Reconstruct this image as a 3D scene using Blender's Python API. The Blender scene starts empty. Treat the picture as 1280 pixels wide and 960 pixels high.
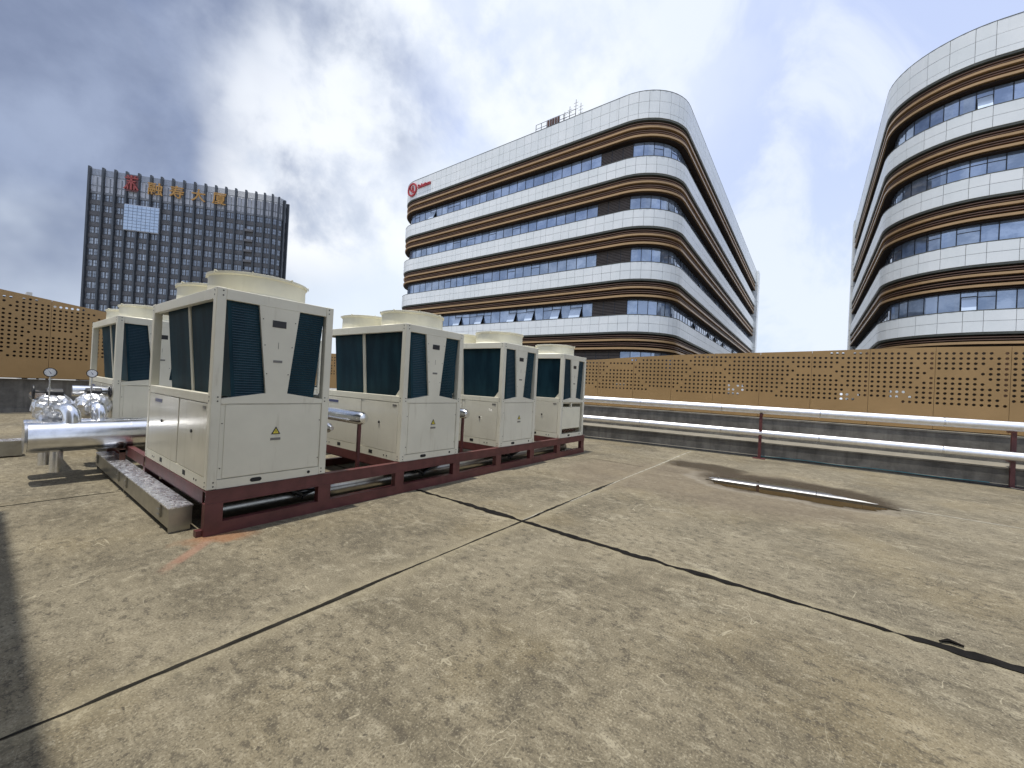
import bpy, bmesh, math, random
from mathutils import Vector, Matrix
random.seed(7)
scene = bpy.context.scene
COL = scene.collection
# ------------------------------------------------------------------ camera
CAMH = 1.6
F_PX, PITCH, ROLL, YAW = 499.39, math.radians(.26054), math.radians(3.00218), math.radians(53.35316)
CF = Vector((math.sin(YAW)*math.cos(PITCH), math.cos(YAW)*math.cos(PITCH), math.sin(PITCH)))
_r0 = Vector((math.cos(YAW), -math.sin(YAW), 0)); _u0 = _r0.cross(CF)
CR = _r0*math.cos(ROLL) + _u0*math.sin(ROLL)
CU = -_r0*math.sin(ROLL) + _u0*math.cos(ROLL)
cam = bpy.data.cameras.new('camera'); camo = bpy.data.objects.new('camera', cam); COL.objects.link(camo)
cam.sensor_width = 36; cam.lens = F_PX/1280*36; cam.clip_start = .05; cam.clip_end = 6000
camo.matrix_world = Matrix(((CR.x, CU.x, -CF.x, 0), (CR.y, CU.y, -CF.y, 0), (CR.z, CU.z, -CF.z, CAMH), (0, 0, 0, 1)))
scene.camera = camo
scene.view_settings.view_transform = 'Standard'; scene.view_settings.look = 'None'
scene.view_settings.exposure = .18; scene.view_settings.gamma = 1
def project(p):
    d = Vector(p) - Vector((0, 0, CAMH)); z = d.dot(CF)
    if z < .1: return None
    return 640 + F_PX*d.dot(CR)/z, 480 - F_PX*d.dot(CU)/z, z
def skydir(x, y):
    return (CF + CR*(x-640)/F_PX + CU*(480-y)/F_PX).normalized()
# ------------------------------------------------------------------ sun
SUNV = Vector((-.155, .062, 1)).normalized()          # towards the sun
sun = bpy.data.lights.new('sun', 'SUN'); sun.energy = 3.6; sun.angle = math.radians(.7); sun.color = (1, .95, .86)
suno = bpy.data.objects.new('sun', sun); COL.objects.link(suno)
suno.rotation_euler = SUNV.to_track_quat('Z', 'Y').to_euler()
# ------------------------------------------------------------------ world: sky with broken cloud
world = bpy.data.worlds.new('World'); scene.world = world; world.use_nodes = True
class NT:
    def __init__(s, tree): s.t = tree; s.n = tree.nodes; s.l = tree.links
    def node(s, typ, **kw):
        n = s.n.new(typ)
        for k, v in kw.items():
            if hasattr(n, k): setattr(n, k, v)
        return n
    def put(s, sock, v):
        if v is None: return
        if hasattr(v, 'is_output'): s.l.new(v, sock)
        elif isinstance(v, (tuple, list, Vector)) and sock.type == 'RGBA': sock.default_value = (*v[:3], 1)
        elif isinstance(v, (tuple, list, Vector)): sock.default_value = tuple(v)[:3]
        else: sock.default_value = v
    def math(s, op, a, b=None, c=None, clamp=False):
        n = s.node('ShaderNodeMath', operation=op, use_clamp=clamp); s.put(n.inputs[0], a); s.put(n.inputs[1], b); s.put(n.inputs[2], c); return n.outputs[0]
    def vmath(s, op, a, b=None, out=0):
        n = s.node('ShaderNodeVectorMath', operation=op); s.put(n.inputs[0], a); s.put(n.inputs[1], b); return n.outputs[out]
    def mix(s, f, a, b, blend='MIX'):
        n = s.node('ShaderNodeMix', data_type='RGBA', blend_type=blend); s.put(n.inputs[0], f); s.put(n.inputs[6], a); s.put(n.inputs[7], b); return n.outputs[2]
    def noise(s, vec, scale, detail=4, rough=.55, dist=0, out=0):
        n = s.node('ShaderNodeTexNoise'); s.put(n.inputs['Vector'], vec); n.inputs['Scale'].default_value = scale
        n.inputs['Detail'].default_value = detail; n.inputs['Roughness'].default_value = rough; n.inputs['Distortion'].default_value = dist
        return n.outputs[out]
    def ramp(s, f, lo, hi):       # smoothstep 0..1
        n = s.node('ShaderNodeMapRange', interpolation_type='SMOOTHSTEP'); s.put(n.inputs[0], f); s.put(n.inputs[1], lo); s.put(n.inputs[2], hi); return n.outputs[0]
    def mul(s, v, k): return s.vmath('MULTIPLY', v, k)
W = NT(world.node_tree)
for n in list(W.n): W.n.remove(n)
wo = W.node('ShaderNodeOutputWorld'); bg = W.node('ShaderNodeBackground')
sky = W.node('ShaderNodeTexSky', sky_type='NISHITA'); sky.sun_disc = False
sky.sun_elevation = math.asin(SUNV.z); sky.sun_rotation = math.atan2(SUNV.x, SUNV.y)
sky.air_density = 1.0; sky.dust_density = 2.0
SKYK = .1
gen = W.node('ShaderNodeTexCoord').outputs['Generated']
sep = W.node('ShaderNodeSeparateXYZ'); W.put(sep.inputs[0], gen)
den = W.math('ADD', W.math('MAXIMUM', sep.outputs[2], 0.0), .22)
cmb = W.node('ShaderNodeCombineXYZ'); W.put(cmb.inputs[0], W.math('DIVIDE', sep.outputs[0], den)); W.put(cmb.inputs[1], W.math('DIVIDE', sep.outputs[1], den))
pv = cmb.outputs[0]
wob = W.noise(gen, 2.6, 4, .5, out=1)
wv = W.vmath('MULTIPLY', W.vmath('SUBTRACT', wob, (.5, .5, .5)), (.24, .24, .24))
dv = W.vmath('NORMALIZE', W.vmath('ADD', gen, wv))
def blob(x, y, rad_deg, soft):
    d = W.vmath('DOT_PRODUCT', dv, tuple(skydir(x, y)), out=1)
    return W.ramp(d, math.cos(math.radians(rad_deg+soft)), math.cos(math.radians(max(rad_deg-soft, 0))))
def comb(lst):
    a = lst[0]
    for b in lst[1:]: a = W.math('MAXIMUM', a, b)
    return a
n1 = W.noise(gen, 2.2, 5, .5, 0); n2 = W.noise(gen, 4.2, 7, .54, .1); n3 = W.noise(gen, 5.5, 8, .56, .15)
# base: clear to hazy blue
hz = W.ramp(sep.outputs[2], .62, .02)
base = W.mix(.18, (.60, .70, .99), W.mul(sky.outputs[0], (SKYK, SKYK, SKYK)))
base = W.mix(W.math('MULTIPLY', hz, .85), base, (.66, .76, .90))
thin = W.ramp(W.noise(gen, 3.4, 7, .58, .5), .44, .60)
base = W.mix(W.math('MULTIPLY', thin, .7), base, (.80, .86, .96))
# bright cloud
sk = base
brt = comb([blob(600, 40, 8, 7), blob(700, 90, 6, 5), blob(455, 110, 7, 6), blob(430, 190, 8, 6), blob(470, 240, 7, 6), blob(400, 260, 6, 6), blob(540, -20, 9, 6), blob(750, 130, 6, 5), blob(640, 150, 5, 5)])
brt = W.math('MULTIPLY', brt, W.ramp(n3, .36, .58))
low = comb([blob(30, 320, 8, 6), blob(430, 340, 9, 7), blob(250, 460, 16, 7), blob(-150, 420, 12, 6), blob(560, 330, 10, 8)])
gen_c = W.ramp(n1, .52, .72)
sk = W.mix(W.math('MULTIPLY', low, W.math('ADD', W.math('MULTIPLY', n2, .7), .45, clamp=True)), sk, (.72, .80, .90))
sk = W.mix(W.math('MULTIPLY', W.math('MULTIPLY', gen_c, .4), W.ramp(sep.outputs[0], .95, .2)), sk, (.80, .85, .93))
# grey-blue cloud bank
dark = comb([blob(170, 60, 22, 8), blob(40, 120, 16, 8), blob(250, 160, 9, 7), blob(210, -80, 18, 8), blob(30,-60,26,12)])
dark = W.math('MULTIPLY', dark, W.ramp(n1, .2, .45))
dcol = W.mix(W.ramp(n2, .34, .68), (.14, .185, .31), (.29, .355, .51))
sk = W.mix(W.math('MULTIPLY', dark, .9), sk, dcol)
sk = W.mix(W.math('MULTIPLY', brt, .88), sk, W.mix(W.ramp(n2, .34, .56), (.70, .77, .88), (1.0, 1.01, 1.02)))
veil = W.math('MULTIPLY', comb([blob(700, 30, 18, 12), blob(560, 120, 18, 12)]), .6)
sk = W.mix(W.math('MULTIPLY', veil, W.ramp(n2, .26, .56)), sk, (.80, .86, .95))
W.put(bg.inputs[0], sk); bg.inputs[1].default_value = 1.0
W.l.new(bg.outputs[0], wo.inputs[0])

# ------------------------------------------------------------------ materials
def newmat(name):
    m = bpy.data.materials.new(name); m.use_nodes = True; t = NT(m.node_tree); b = t.n['Principled BSDF']; return m, t, b
def pos(t): return t.node('ShaderNodeNewGeometry').outputs['Position']
def objrand(t): return t.node('ShaderNodeObjectInfo').outputs['Random']
def bump(t, b, h, strength=.2, dist=.01):
    n = t.node('ShaderNodeBump'); n.inputs['Strength'].default_value = strength; n.inputs['Distance'].default_value = dist
    t.put(n.inputs['Height'], h); t.l.new(n.outputs[0], b.inputs['Normal'])
def simple(name, col, rough=.5, metal=0, var=.12, scale=3., dirt=None, bmp=0, spec=.5, coat=0):
    m, t, b = newmat(name); p = pos(t)
    n = t.noise(p, scale, 5, .6)
    lo = tuple(c*(1-var) for c in col); hi = tuple(min(c*(1+var), 1) for c in col)
    c = t.mix(t.ramp(n, .3, .7), lo, hi)
    if dirt:
        d = t.ramp(t.noise(t.mul(p, (9, 9, 1.2)), 1.2, 5, .65), .55, .8)
        c = t.mix(t.math('MULTIPLY', d, dirt[1]), c, dirt[0])
    t.put(b.inputs['Base Color'], c); b.inputs['Roughness'].default_value = rough; b.inputs['Metallic'].default_value = metal
    b.inputs['Specular IOR Level'].default_value = spec
    rr = t.noise(p, scale*2.3, 4, .6); t.put(b.inputs['Roughness'], t.math('ADD', t.math('MULTIPLY', t.math('SUBTRACT', rr, .5), .25*rough), rough))
    if coat: b.inputs['Coat Weight'].default_value = coat; b.inputs['Coat Roughness'].default_value = .15
    if bmp: bump(t, b, t.noise(p, scale*12, 4, .6), bmp, .01)
    return m
M = {}
M['cream'] = simple('cream_paint', (.67, .645, .53), .38, 0, .05, 1.6, ((.30, .25, .15), .36), spec=.45)
M['cream_side'] = simple('cream_gloss_panel', (.64, .615, .51), .20, .0, .05, 1.6, ((.30, .25, .15), .3), spec=.75)
M['fan_cream'] = simple('fan_shroud_plastic', (.74, .71, .56), .42, 0, .05, 4.0, ((.45, .40, .26), .25))
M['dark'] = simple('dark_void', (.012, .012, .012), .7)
M['black'] = simple('black_plastic', (.015, .015, .016), .45)
M['grey_label'] = simple('grey_label', (.16, .155, .14), .4)
M['blue_label'] = simple('blue_label', (.06, .07, .16), .4)
M['yellow'] = simple('warning_yellow', (.62, .52, .05), .4)
M['white'] = simple('white_dial', (.8, .82, .84), .35)
M['red_oxide'] = simple('red_oxide_steel', (.105, .032, .031), .42, 0, .22, 5.0, ((.06, .022, .018), .45), bmp=.05)
M['rust'] = simple('rusty_steel', (.10, .045, .03), .7, 0, .3, 8)
M['teal'] = simple('teal_cable', (.05, .22, .24), .5)
M['rubber'] = simple('black_hose', (.02, .02, .02), .5)
M['bronze'] = simple('gold_fin_metal', (.42, .27, .13), .38, .25, .06, 1.0)
M['brown_fin'] = simple('brown_fin_metal', (.21, .125, .082), .45, .1, .1, 1.0)
M['fin_back'] = simple('dark_brown_back', (.030, .019, .014), .8, spec=.2)
M['olive'] = simple('olive_trim', (.10, .105, .085), .5, .2)
M['mullion'] = simple('dark_mullion', (.035, .04, .05), .4, .3)
M['louvre'] = simple('brown_louvre', (.10, .08, .07), .55)
M['joint_dark'] = simple('panel_joint', (.36, .37, .36), .7)
M['tower_wall'] = simple('tower_grey_cladding', (.105, .108, .118), .5, 0, .15, .6)
M['tower_fin'] = simple('tower_dark_fin', (.052, .060, .072), .4, .1, .1, .5)
M['tower_span'] = simple('tower_spandrel', (.115, .115, .122), .6, 0, .2, .5)
M['tower_mesh'] = simple('tower_mesh_metal', (.20, .215, .24), .5, 0, .1, .5)
M['tower_pale'] = simple('tower_pale_panel', (.46, .48, .53), .35, 0, .15, .35)
M['gold_letter'] = simple('gold_letter', (.40, .22, .06), .5, .1)
M['red_letter'] = simple('red_letter', (.40, .03, .035), .4)
M['red_dull'] = simple('dull_red_letter', (.30, .06, .055), .5)
M['red_emblem'] = simple('red_emblem', (.13, .05, .055), .5)
M['city'] = simple('city_ground', (.24, .23, .21), .9, 0, .3, .02)
M['render_wall'] = simple('pale_render', (.50, .49, .46), .8, 0, .06, .8, ((.2, .19, .17), .3))
M['screw'] = simple('screw', (.05, .05, .045), .4, .6)

def mat_panel():
    m, t, b = newmat('white_cladding'); p = pos(t); r = objrand(t)
    c = t.mix(t.ramp(t.noise(p, .5, 5, .6), .3, .7), (.76, .79, .785), (.84, .86, .85))
    c = t.mix(t.math('MULTIPLY', r, .22), c, (.66, .71, .70))
    st = t.ramp(t.noise(t.mul(p, (3, 3, .25)), 1.3, 5, .65), .56, .8)
    c = t.mix(t.math('MULTIPLY', st, .3), c, (.50, .52, .49))
    t.put(b.inputs['Base Color'], c); b.inputs['Roughness'].default_value = .32
    b.inputs['Specular IOR Level'].default_value = .5
    return m
M['panel'] = mat_panel()
def mat_glass(name, a, bcol, rough=.05):
    m, t, b = newmat(name); p = pos(t); r = objrand(t)
    c = t.mix(t.ramp(t.noise(t.mul(p, (.6, .6, .9)), 1.0, 5, .65), .4, .62), a, bcol)
    c = t.mix(t.math('MULTIPLY', r, .5), c, tuple(x*.45 for x in a))
    t.put(b.inputs['Base Color'], c); b.inputs['Metallic'].default_value = .55; b.inputs['Roughness'].default_value = rough
    b.inputs['Specular IOR Level'].default_value = .9
    bump(t, b, t.noise(p, .55, 3, .5), .06, .1)
    return m
M['glass'] = mat_glass('blue_window_glass', (.28, .36, .50), (.46, .55, .70))
M['glass_sky_sheen'] = simple('sky_sheen_window_glass', (.52, .62, .76), .15, .15, .08, 1.0)  # for tilted sashes: the same glass, lighter reflection put into its colour
M['tglass'] = mat_glass('tower_window_glass', (.25, .285, .34), (.40, .44, .50), .12)
M['led'] = mat_glass('tower_glazed_screen', (.42, .52, .66), (.50, .60, .74), .15)

def mat_silver(name, rough, crum=0, col=(.80, .81, .83)):
    m, t, b = newmat(name); p = pos(t)
    b.inputs['Metallic'].default_value = 1
    n = t.noise(p, 9, 5, .6)
    c = t.mix(t.ramp(n, .35, .7), col, tuple(x*.86 for x in col))
    t.put(b.inputs['Base Color'], c)
    t.put(b.inputs['Roughness'], t.math('ADD', t.math('MULTIPLY', n, .14), rough-.06))
    if crum:
        v = t.node('ShaderNodeTexVoronoi'); v.inputs['Scale'].default_value = 22; t.put(v.inputs['Vector'], p)
        bump(t, b, v.outputs[0], crum, .05)
    else: bump(t, b, t.noise(t.mul(p, (1, 1, 1)), 7, 4, .6), .12, .012)
    return m
M['silver'] = mat_silver('aluminium_jacket', .22)
M['foil'] = mat_silver('crumpled_foil', .36, .3, (.74, .74, .74))
M['white_jacket'] = mat_silver('bright_pipe_jacket', .42, 0, (.95, .96, .98))
M['zinc'] = None
def mat_zinc():
    m, t, b = newmat('spangled_zinc'); p = pos(t)
    v = t.node('ShaderNodeTexVoronoi'); v.inputs['Scale'].default_value = 34; t.put(v.inputs['Vector'], t.vmath('ADD', p, t.mul(t.noise(p, 9, 4, .6, out=1), (.12, .12, .12))))
    sv = t.node('ShaderNodeSeparateColor'); t.put(sv.inputs[0], v.outputs['Color'])
    c = t.mix(t.ramp(sv.outputs[0], .15, .85), (.60, .61, .65), (.84, .85, .87))
    b.inputs['Metallic'].default_value = .9; t.put(b.inputs['Base Color'], c)
    t.put(b.inputs['Roughness'], t.math('ADD', t.math('MULTIPLY', sv.outputs[1], .25), .2))
    return m
M['zinc'] = mat_zinc()
M['steel'] = mat_silver('stainless_side', .33, 0, (.40, .39, .35))

def mat_coil():
    m, t, b = newmat('blue_coil_fins'); p = pos(t)
    w = t.node('ShaderNodeTexWave', wave_type='BANDS', bands_direction='DIAGONAL'); w.inputs['Scale'].default_value = 34; w.inputs['Distortion'].default_value = .4
    t.put(w.inputs['Vector'], t.mul(p, (1, 1, 0)))
    n = t.ramp(t.noise(t.mul(p, (2.5, 2.5, .6)), 1.6, 4, .6), .35, .65)
    c = t.mix(n, (.006, .028, .042), (.014, .052, .070))
    c = t.mix(t.math('MULTIPLY', w.outputs[1], .25), c, (.006, .012, .02))
    t.put(b.inputs['Base Color'], c); b.inputs['Roughness'].default_value = .55; b.inputs['Specular IOR Level'].default_value = .12
    bump(t, b, w.outputs[1], .2, .003)
    return m
M['coil'] = mat_coil()

def mat_gold_screen():
    m, t, b = newmat('bronze_screen_paint'); p = pos(t); r = objrand(t)
    c = t.mix(t.ramp(t.noise(p, .9, 4, .6), .3, .7), (.33, .205, .082), (.385, .240, .098))
    c = t.mix(t.math('MULTIPLY', r, .25), c, (.29, .185, .075))
    st = t.ramp(t.noise(t.mul(p, (6, 6, .4)), 1.3, 5, .65), .6, .8)
    c = t.mix(t.math('MULTIPLY', st, .15), c, (.15, .10, .06))
    t.put(b.inputs['Base Color'], c); b.inputs['Roughness'].default_value = .42; b.inputs['Metallic'].default_value = .15
    return m
M['screen'] = mat_gold_screen()

def mat_concrete_wall():
    m, t, b = newmat('stained_concrete'); p = pos(t)
    a = t.ramp(t.noise(p, 2.1, 7, .65), .3, .7)
    c = t.mix(a, (.10, .095, .086), (.20, .19, .168))
    st = t.ramp(t.noise(t.mul(p, (4, 4, .35)), 1.6, 6, .65), .45, .72)
    c = t.mix(t.math('MULTIPLY', st, .55), c, (.065, .06, .055))
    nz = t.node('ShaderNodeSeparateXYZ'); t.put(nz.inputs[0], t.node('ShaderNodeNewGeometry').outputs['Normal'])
    c = t.mix(t.ramp(nz.outputs[2], .6, .9), c, t.mix(a, (.20, .185, .15), (.27, .25, .205)))  # upward faces paler and tan: sunlit ledge tops put into the colour
    t.put(b.inputs['Base Color'], c); b.inputs['Roughness'].default_value = .9; b.inputs['Specular IOR Level'].default_value = .25
    bump(t, b, t.noise(p, 30, 5, .65), .35, .01)
    return m
M['concrete'] = mat_concrete_wall()

def mat_slab():
    m, t, b = newmat('weathered_concrete_deck'); p = pos(t); r = objrand(t)
    ps = t.mul(p, (1.0, .45, 1.0))                 # brushed along the slabs
    big = t.noise(p, .33, 6, .62, .4); mid = t.noise(ps, 2.3, 8, .70, .25); fine = t.noise(t.mul(p, (1, .6, 1)), 17, 8, .72, .15); grit = t.noise(p, 85, 4, .7)
    patch = t.noise(p, 1.25, 5, .6, .3)
    c = t.mix(t.ramp(mid, .30, .70), (.112, .096, .066), (.235, .205, .145))
    c = t.mix(t.math('MULTIPLY', t.ramp(big, .46, .60), .45), c, (.275, .245, .18))
    c = t.mix(t.math('MULTIPLY', t.ramp(t.noise(t.mul(p, (1, .7, 1)), 3.1, 8, .74, .5), .54, .66), .5), c, (.40, .365, .275))
    c = t.mix(t.math('MULTIPLY', t.ramp(t.noise(p, .62, 6, .66, .6), .48, .66), .6), c, (.088, .076, .054))
    c = t.mix(t.math('MULTIPLY', t.ramp(t.noise(p, .55, 5, .6), .48, .68), .32), c, (.25, .20, .11))
    gm = t.ramp(patch, .30, .52)                    # gritty and smoother areas
    c = t.mix(t.math('MULTIPLY', t.math('MULTIPLY', t.ramp(fine, .51, .62), .72), gm), c, (.062, .053, .040))
    c = t.mix(t.math('MULTIPLY', t.ramp(fine, .47, .35), .5), c, (.37, .335, .25))
    c = t.mix(t.math('MULTIPLY', t.ramp(grit, .53, .62), .65), c, (.060, .052, .040))
    c = t.mix(t.math('MULTIPLY', t.ramp(grit, .45, .36), .5), c, (.42, .385, .29))
    v = t.node('ShaderNodeTexVoronoi'); v.inputs['Scale'].default_value = 16; t.put(v.inputs['Vector'], t.vmath('ADD', p, t.mul(t.noise(p, 25, 3, .6, out=1), (.05, .05, .05))))
    sv = t.node('ShaderNodeSeparateColor'); t.put(sv.inputs[0], v.outputs['Color'])
    pit = t.math('MULTIPLY', t.ramp(v.outputs[0], .15, .09), t.ramp(sv.outputs[0], .50, .55))
    c = t.mix(t.math('MULTIPLY', pit, .75), c, (.045, .038, .03))
    # pale scratches: thin contour lines of stretched noise
    scr = None
    for k, (sx, sy, th) in enumerate(((5, 1.2, .012), (1.1, 4.2, .011), (2.6, 2.6, .008))):
        n = t.noise(t.vmath('ADD', t.mul(p, (sx, sy, 1)), (k*7.3, k*3.1, 0)), 1.1, 2, .5, 0.9)
        ln = t.ramp(t.math('ABSOLUTE', t.math('SUBTRACT', n, .5)), th*.45, th*.1)
        gate = t.ramp(t.noise(t.vmath('ADD', p, (k*5.1, 9.2, 0)), 1.5, 3, .6), .54, .62)
        ln = t.math('MULTIPLY', ln, gate); scr = ln if scr is None else t.math('MAXIMUM', scr, ln)
    c = t.mix(t.math('MULTIPLY', scr, .5), c, (.48, .44, .33))
    cn = t.noise(t.vmath('ADD', p, (3.3, 8.1, 0)), .38, 7, .62, .5)
    ck = t.math('MULTIPLY', t.ramp(t.math('ABSOLUTE', t.math('SUBTRACT', cn, .52)), .0016, .0004), t.ramp(t.noise(p, .5, 2, .5), .46, .54))
    c = t.mix(t.math('MULTIPLY', ck, .6), c, (.05, .042, .032))
    c = t.mix(t.math('MULTIPLY', r, .10), c, (.17, .155, .125))
    # paler weathered strip along the joints
    sp = t.node('ShaderNodeSeparateXYZ'); t.put(sp.inputs[0], p)
    jx = t.math('ABSOLUTE', t.math('SUBTRACT', sp.outputs[0], 3.93)); jy = t.math('ABSOLUTE', t.math('SUBTRACT', sp.outputs[1], 2.67))
    jd = t.math('ADD', t.math('MINIMUM', jx, jy), t.math('MULTIPLY', t.math('SUBTRACT', mid, .5), .35))
    c = t.mix(t.math('MULTIPLY', t.ramp(jd, .16, .02), .3), c, (.36, .32, .22))
    # wet stain round the puddle, drip trail from the frame, rust by the frame corner
    wobble = t.vmath('ADD', p, t.mul(t.vmath('SUBTRACT', t.noise(p, 1.3, 6, .65, out=1), (.5, .5, .5)), (1.0, 1.0, 0)))
    def ell(cx, cy, ax, ay, lo, hi):
        d = t.vmath('LENGTH', t.vmath('MULTIPLY', t.vmath('SUBTRACT', t.vmath('MULTIPLY', wobble, (1, 1, 0)), (cx, cy, 0)), (1/ax, 1/ay, 0)), out=1)
        return t.ramp(d, hi, lo)
    wet = t.math('MAXIMUM', ell(8.90, .20, 1.10, 1.85, .66, 1.02), ell(9.9, 1.85, .6, 1.0, .6, 1.1))
    wet = t.math('MAXIMUM', wet, ell(9.45, 1.0, .5, 1.2, .4, 1.1))
    damp = t.math('MAXIMUM', ell(8.2, 1.2, 1.9, 2.4, .7, 1.15), ell(7.6, 3.0, 1.6, 1.2, .6, 1.1))
    rim = t.math('SUBTRACT', ell(8.72, .3, 1.02, 1.85, .88, 1.0), wet, clamp=True)
    c = t.mix(t.math('MULTIPLY', damp, .42), c, (.165, .13, .095))
    c = t.mix(t.math('MULTIPLY', rim, .28), c, (.34, .32, .28))
    c = t.mix(t.math('MULTIPLY', wet, .88), c, (.040, .030, .020))
    rust = ell(1.42, 4.50, .38, .16, .4, 1.2)
    c = t.mix(t.math('MULTIPLY', rust, .6), c, (.27, .11, .045))
    streak = t.math('MULTIPLY', ell(1.12, 4.22, .32, .33, .5, 1.1), t.ramp(t.math('ABSOLUTE', t.math('ADD', t.math('SUBTRACT', t.math('MULTIPLY', sp.outputs[0], .72), t.math('MULTIPLY', sp.outputs[1], .70)), 2.14)), .07, .02))
    c = t.mix(t.math('MULTIPLY', streak, .42), c, (.36, .17, .12))
    t.put(b.inputs['Base Color'], t.mix(1.0, c, (.93, .915, .87), 'MULTIPLY'))
    t.put(b.inputs['Roughness'], t.math('SUBTRACT', .86, t.math('MULTIPLY', wet, .45))); t.put(b.inputs['Specular IOR Level'], t.math('SUBTRACT', .28, t.math('MULTIPLY', wet, .24)))
    h = t.math('ADD', t.math('MULTIPLY', fine, .7), t.math('MULTIPLY', grit, .5))
    bump(t, b, h, .4, .012)
    return m
M['slab'] = mat_slab()
M['under'] = simple('joint_filler', (.10, .09, .075), .9)
M['seal'] = simple('bitumen_sealant', (.012, .011, .010), .9, 0, .3, 8, bmp=.3, spec=.08)
M['seal_pale'] = simple('dusty_joint_filler', (.30, .28, .22), .9, 0, .3, 9, bmp=.3)
M['seal_grey'] = simple('worn_joint_filler', (.022, .020, .016), .9, 0, .4, 7, bmp=.3, spec=.1)
def mat_water():
    m, t, b = newmat('puddle_water'); p = pos(t)
    t.put(b.inputs['Base Color'], t.mix(t.ramp(t.noise(p, 2, 4, .6), .3, .7), (.018, .013, .006), (.035, .026, .013)))
    b.inputs['Roughness'].default_value = .015; b.inputs['IOR'].default_value = 1.33; b.inputs['Specular IOR Level'].default_value = .42
    return m
M['water'] = mat_water()

# ------------------------------------------------------------------ mesh helpers
class MB:
    def __init__(s): s.v = []; s.f = []
    def add(s, vs, fs):
        o = len(s.v); s.v += [tuple(v) for v in vs]; s.f += [tuple(i+o for i in f) for f in fs]; return s
    def box(s, x0, x1, y0, y1, z0, z1):
        return s.add([(x0, y0, z0), (x1, y0, z0), (x1, y1, z0), (x0, y1, z0), (x0, y0, z1), (x1, y0, z1), (x1, y1, z1), (x0, y1, z1)],
                     [(0, 3, 2, 1), (4, 5, 6, 7), (0, 1, 5, 4), (1, 2, 6, 5), (2, 3, 7, 6), (3, 0, 4, 7)])
    def hexa(s, b4, t4):
        return s.add(list(b4)+list(t4), [(0, 3, 2, 1), (4, 5, 6, 7), (0, 1, 5, 4), (1, 2, 6, 5), (2, 3, 7, 6), (3, 0, 4, 7)])
    def prism_y(s, poly, y0, y1):        # poly in (x,z), extruded along y
        n = len(poly); return s.add([(x, y0, z) for x, z in poly]+[(x, y1, z) for x, z in poly],
             [tuple(range(n)), tuple(range(2*n-1, n-1, -1))]+[(i, i+n, (i+1) % n+n, (i+1) % n) for i in range(n)])
    def prism_x(s, poly, x0, x1):
        n = len(poly); return s.add([(x0, y, z) for y, z in poly]+[(x1, y, z) for y, z in poly],
             [tuple(range(n-1, -1, -1)), tuple(range(n, 2*n))]+[(i, (i+1) % n, (i+1) % n+n, i+n) for i in range(n)])
    def tube(s, pts, r, n=12, cap=True):
        pts = [Vector(p) for p in pts]; rs = r if isinstance(r, (list, tuple)) else [r]*len(pts)
        rings = []; up = None
        for i, p in enumerate(pts):
            a = pts[max(i-1, 0)]; c = pts[min(i+1, len(pts)-1)]; d = (c-a).normalized()
            if up is None: up = d.orthogonal().normalized()
            up = (up-d*up.dot(d)).normalized(); w = d.cross(up)
            rings.append([p+(up*math.cos(2*math.pi*k/n)+w*math.sin(2*math.pi*k/n))*rs[i] for k in range(n)])
        vs = [v for ring in rings for v in ring]; fs = []
        for i in range(len(pts)-1):
            for k in range(n): a = i*n+k; b = i*n+(k+1) % n; fs.append((a, b, b+n, a+n))
        if cap: fs.append(tuple(range(n-1, -1, -1))); o = (len(pts)-1)*n; fs.append(tuple(range(o, o+n)))
        return s.add(vs, fs)
    def lathe(s, prof, cx, cy, n=40, closed=False):      # prof: (r,z)
        m = len(prof); vs = [(cx+r*math.cos(2*math.pi*k/n), cy+r*math.sin(2*math.pi*k/n), z) for k in range(n) for r, z in prof]; fs = []
        for k in range(n):
            k2 = (k+1) % n
            for i in range(m if closed else m-1):
                j = (i+1) % m; fs.append((k*m+i, k2*m+i, k2*m+j, k*m+j))
        return s.add(vs, fs)
    def disc(s, c, nrm, r, t, n=10):
        c = Vector(c); nrm = Vector(nrm).normalized(); return s.tube([c, c+nrm*t], r, n)
    def mesh(s, name, mat, smooth=False):
        me = bpy.data.meshes.new(name); me.from_pydata(s.v, [], s.f); me.update()
        if mat: me.materials.append(mat)
        if smooth:
            me.polygons.foreach_set('use_smooth', [True]*len(me.polygons))
            try: me.set_sharp_from_angle(angle=math.radians(40))
            except Exception: pass
        return me
    def obj(s, name, mat, parent=None, smooth=False, loc=None, bevel=0):
        me = s.mesh(name, mat, smooth)
        if bevel:
            bm = bmesh.new(); bm.from_mesh(me)
            bmesh.ops.bevel(bm, geom=[e for e in bm.edges if e.is_manifold and e.calc_face_angle(0) > .6], offset=bevel, segments=1, affect='EDGES', clamp_overlap=True)
            bm.to_mesh(me); bm.free()
        o = bpy.data.objects.new(name, me); COL.objects.link(o)
        if parent: o.parent = parent
        if loc: o.location = loc
        return o
def tag(o, label=None, cat=None, group=None, kind=None):
    if label: o['label'] = label
    if cat: o['category'] = cat
    if group: o['group'] = group
    if kind: o['kind'] = kind
    return o
def empty(name, loc=(0, 0, 0)):
    o = bpy.data.objects.new(name, None); COL.objects.link(o); o.location = loc; o.empty_display_size = .2; return o
KIDS = {}
def copy_tree(o, parent=None):
    c = o.copy(); COL.objects.link(c)
    if parent: c.parent = parent
    for ch in [x for x in o.children]: copy_tree(ch, c)
    return c
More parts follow.
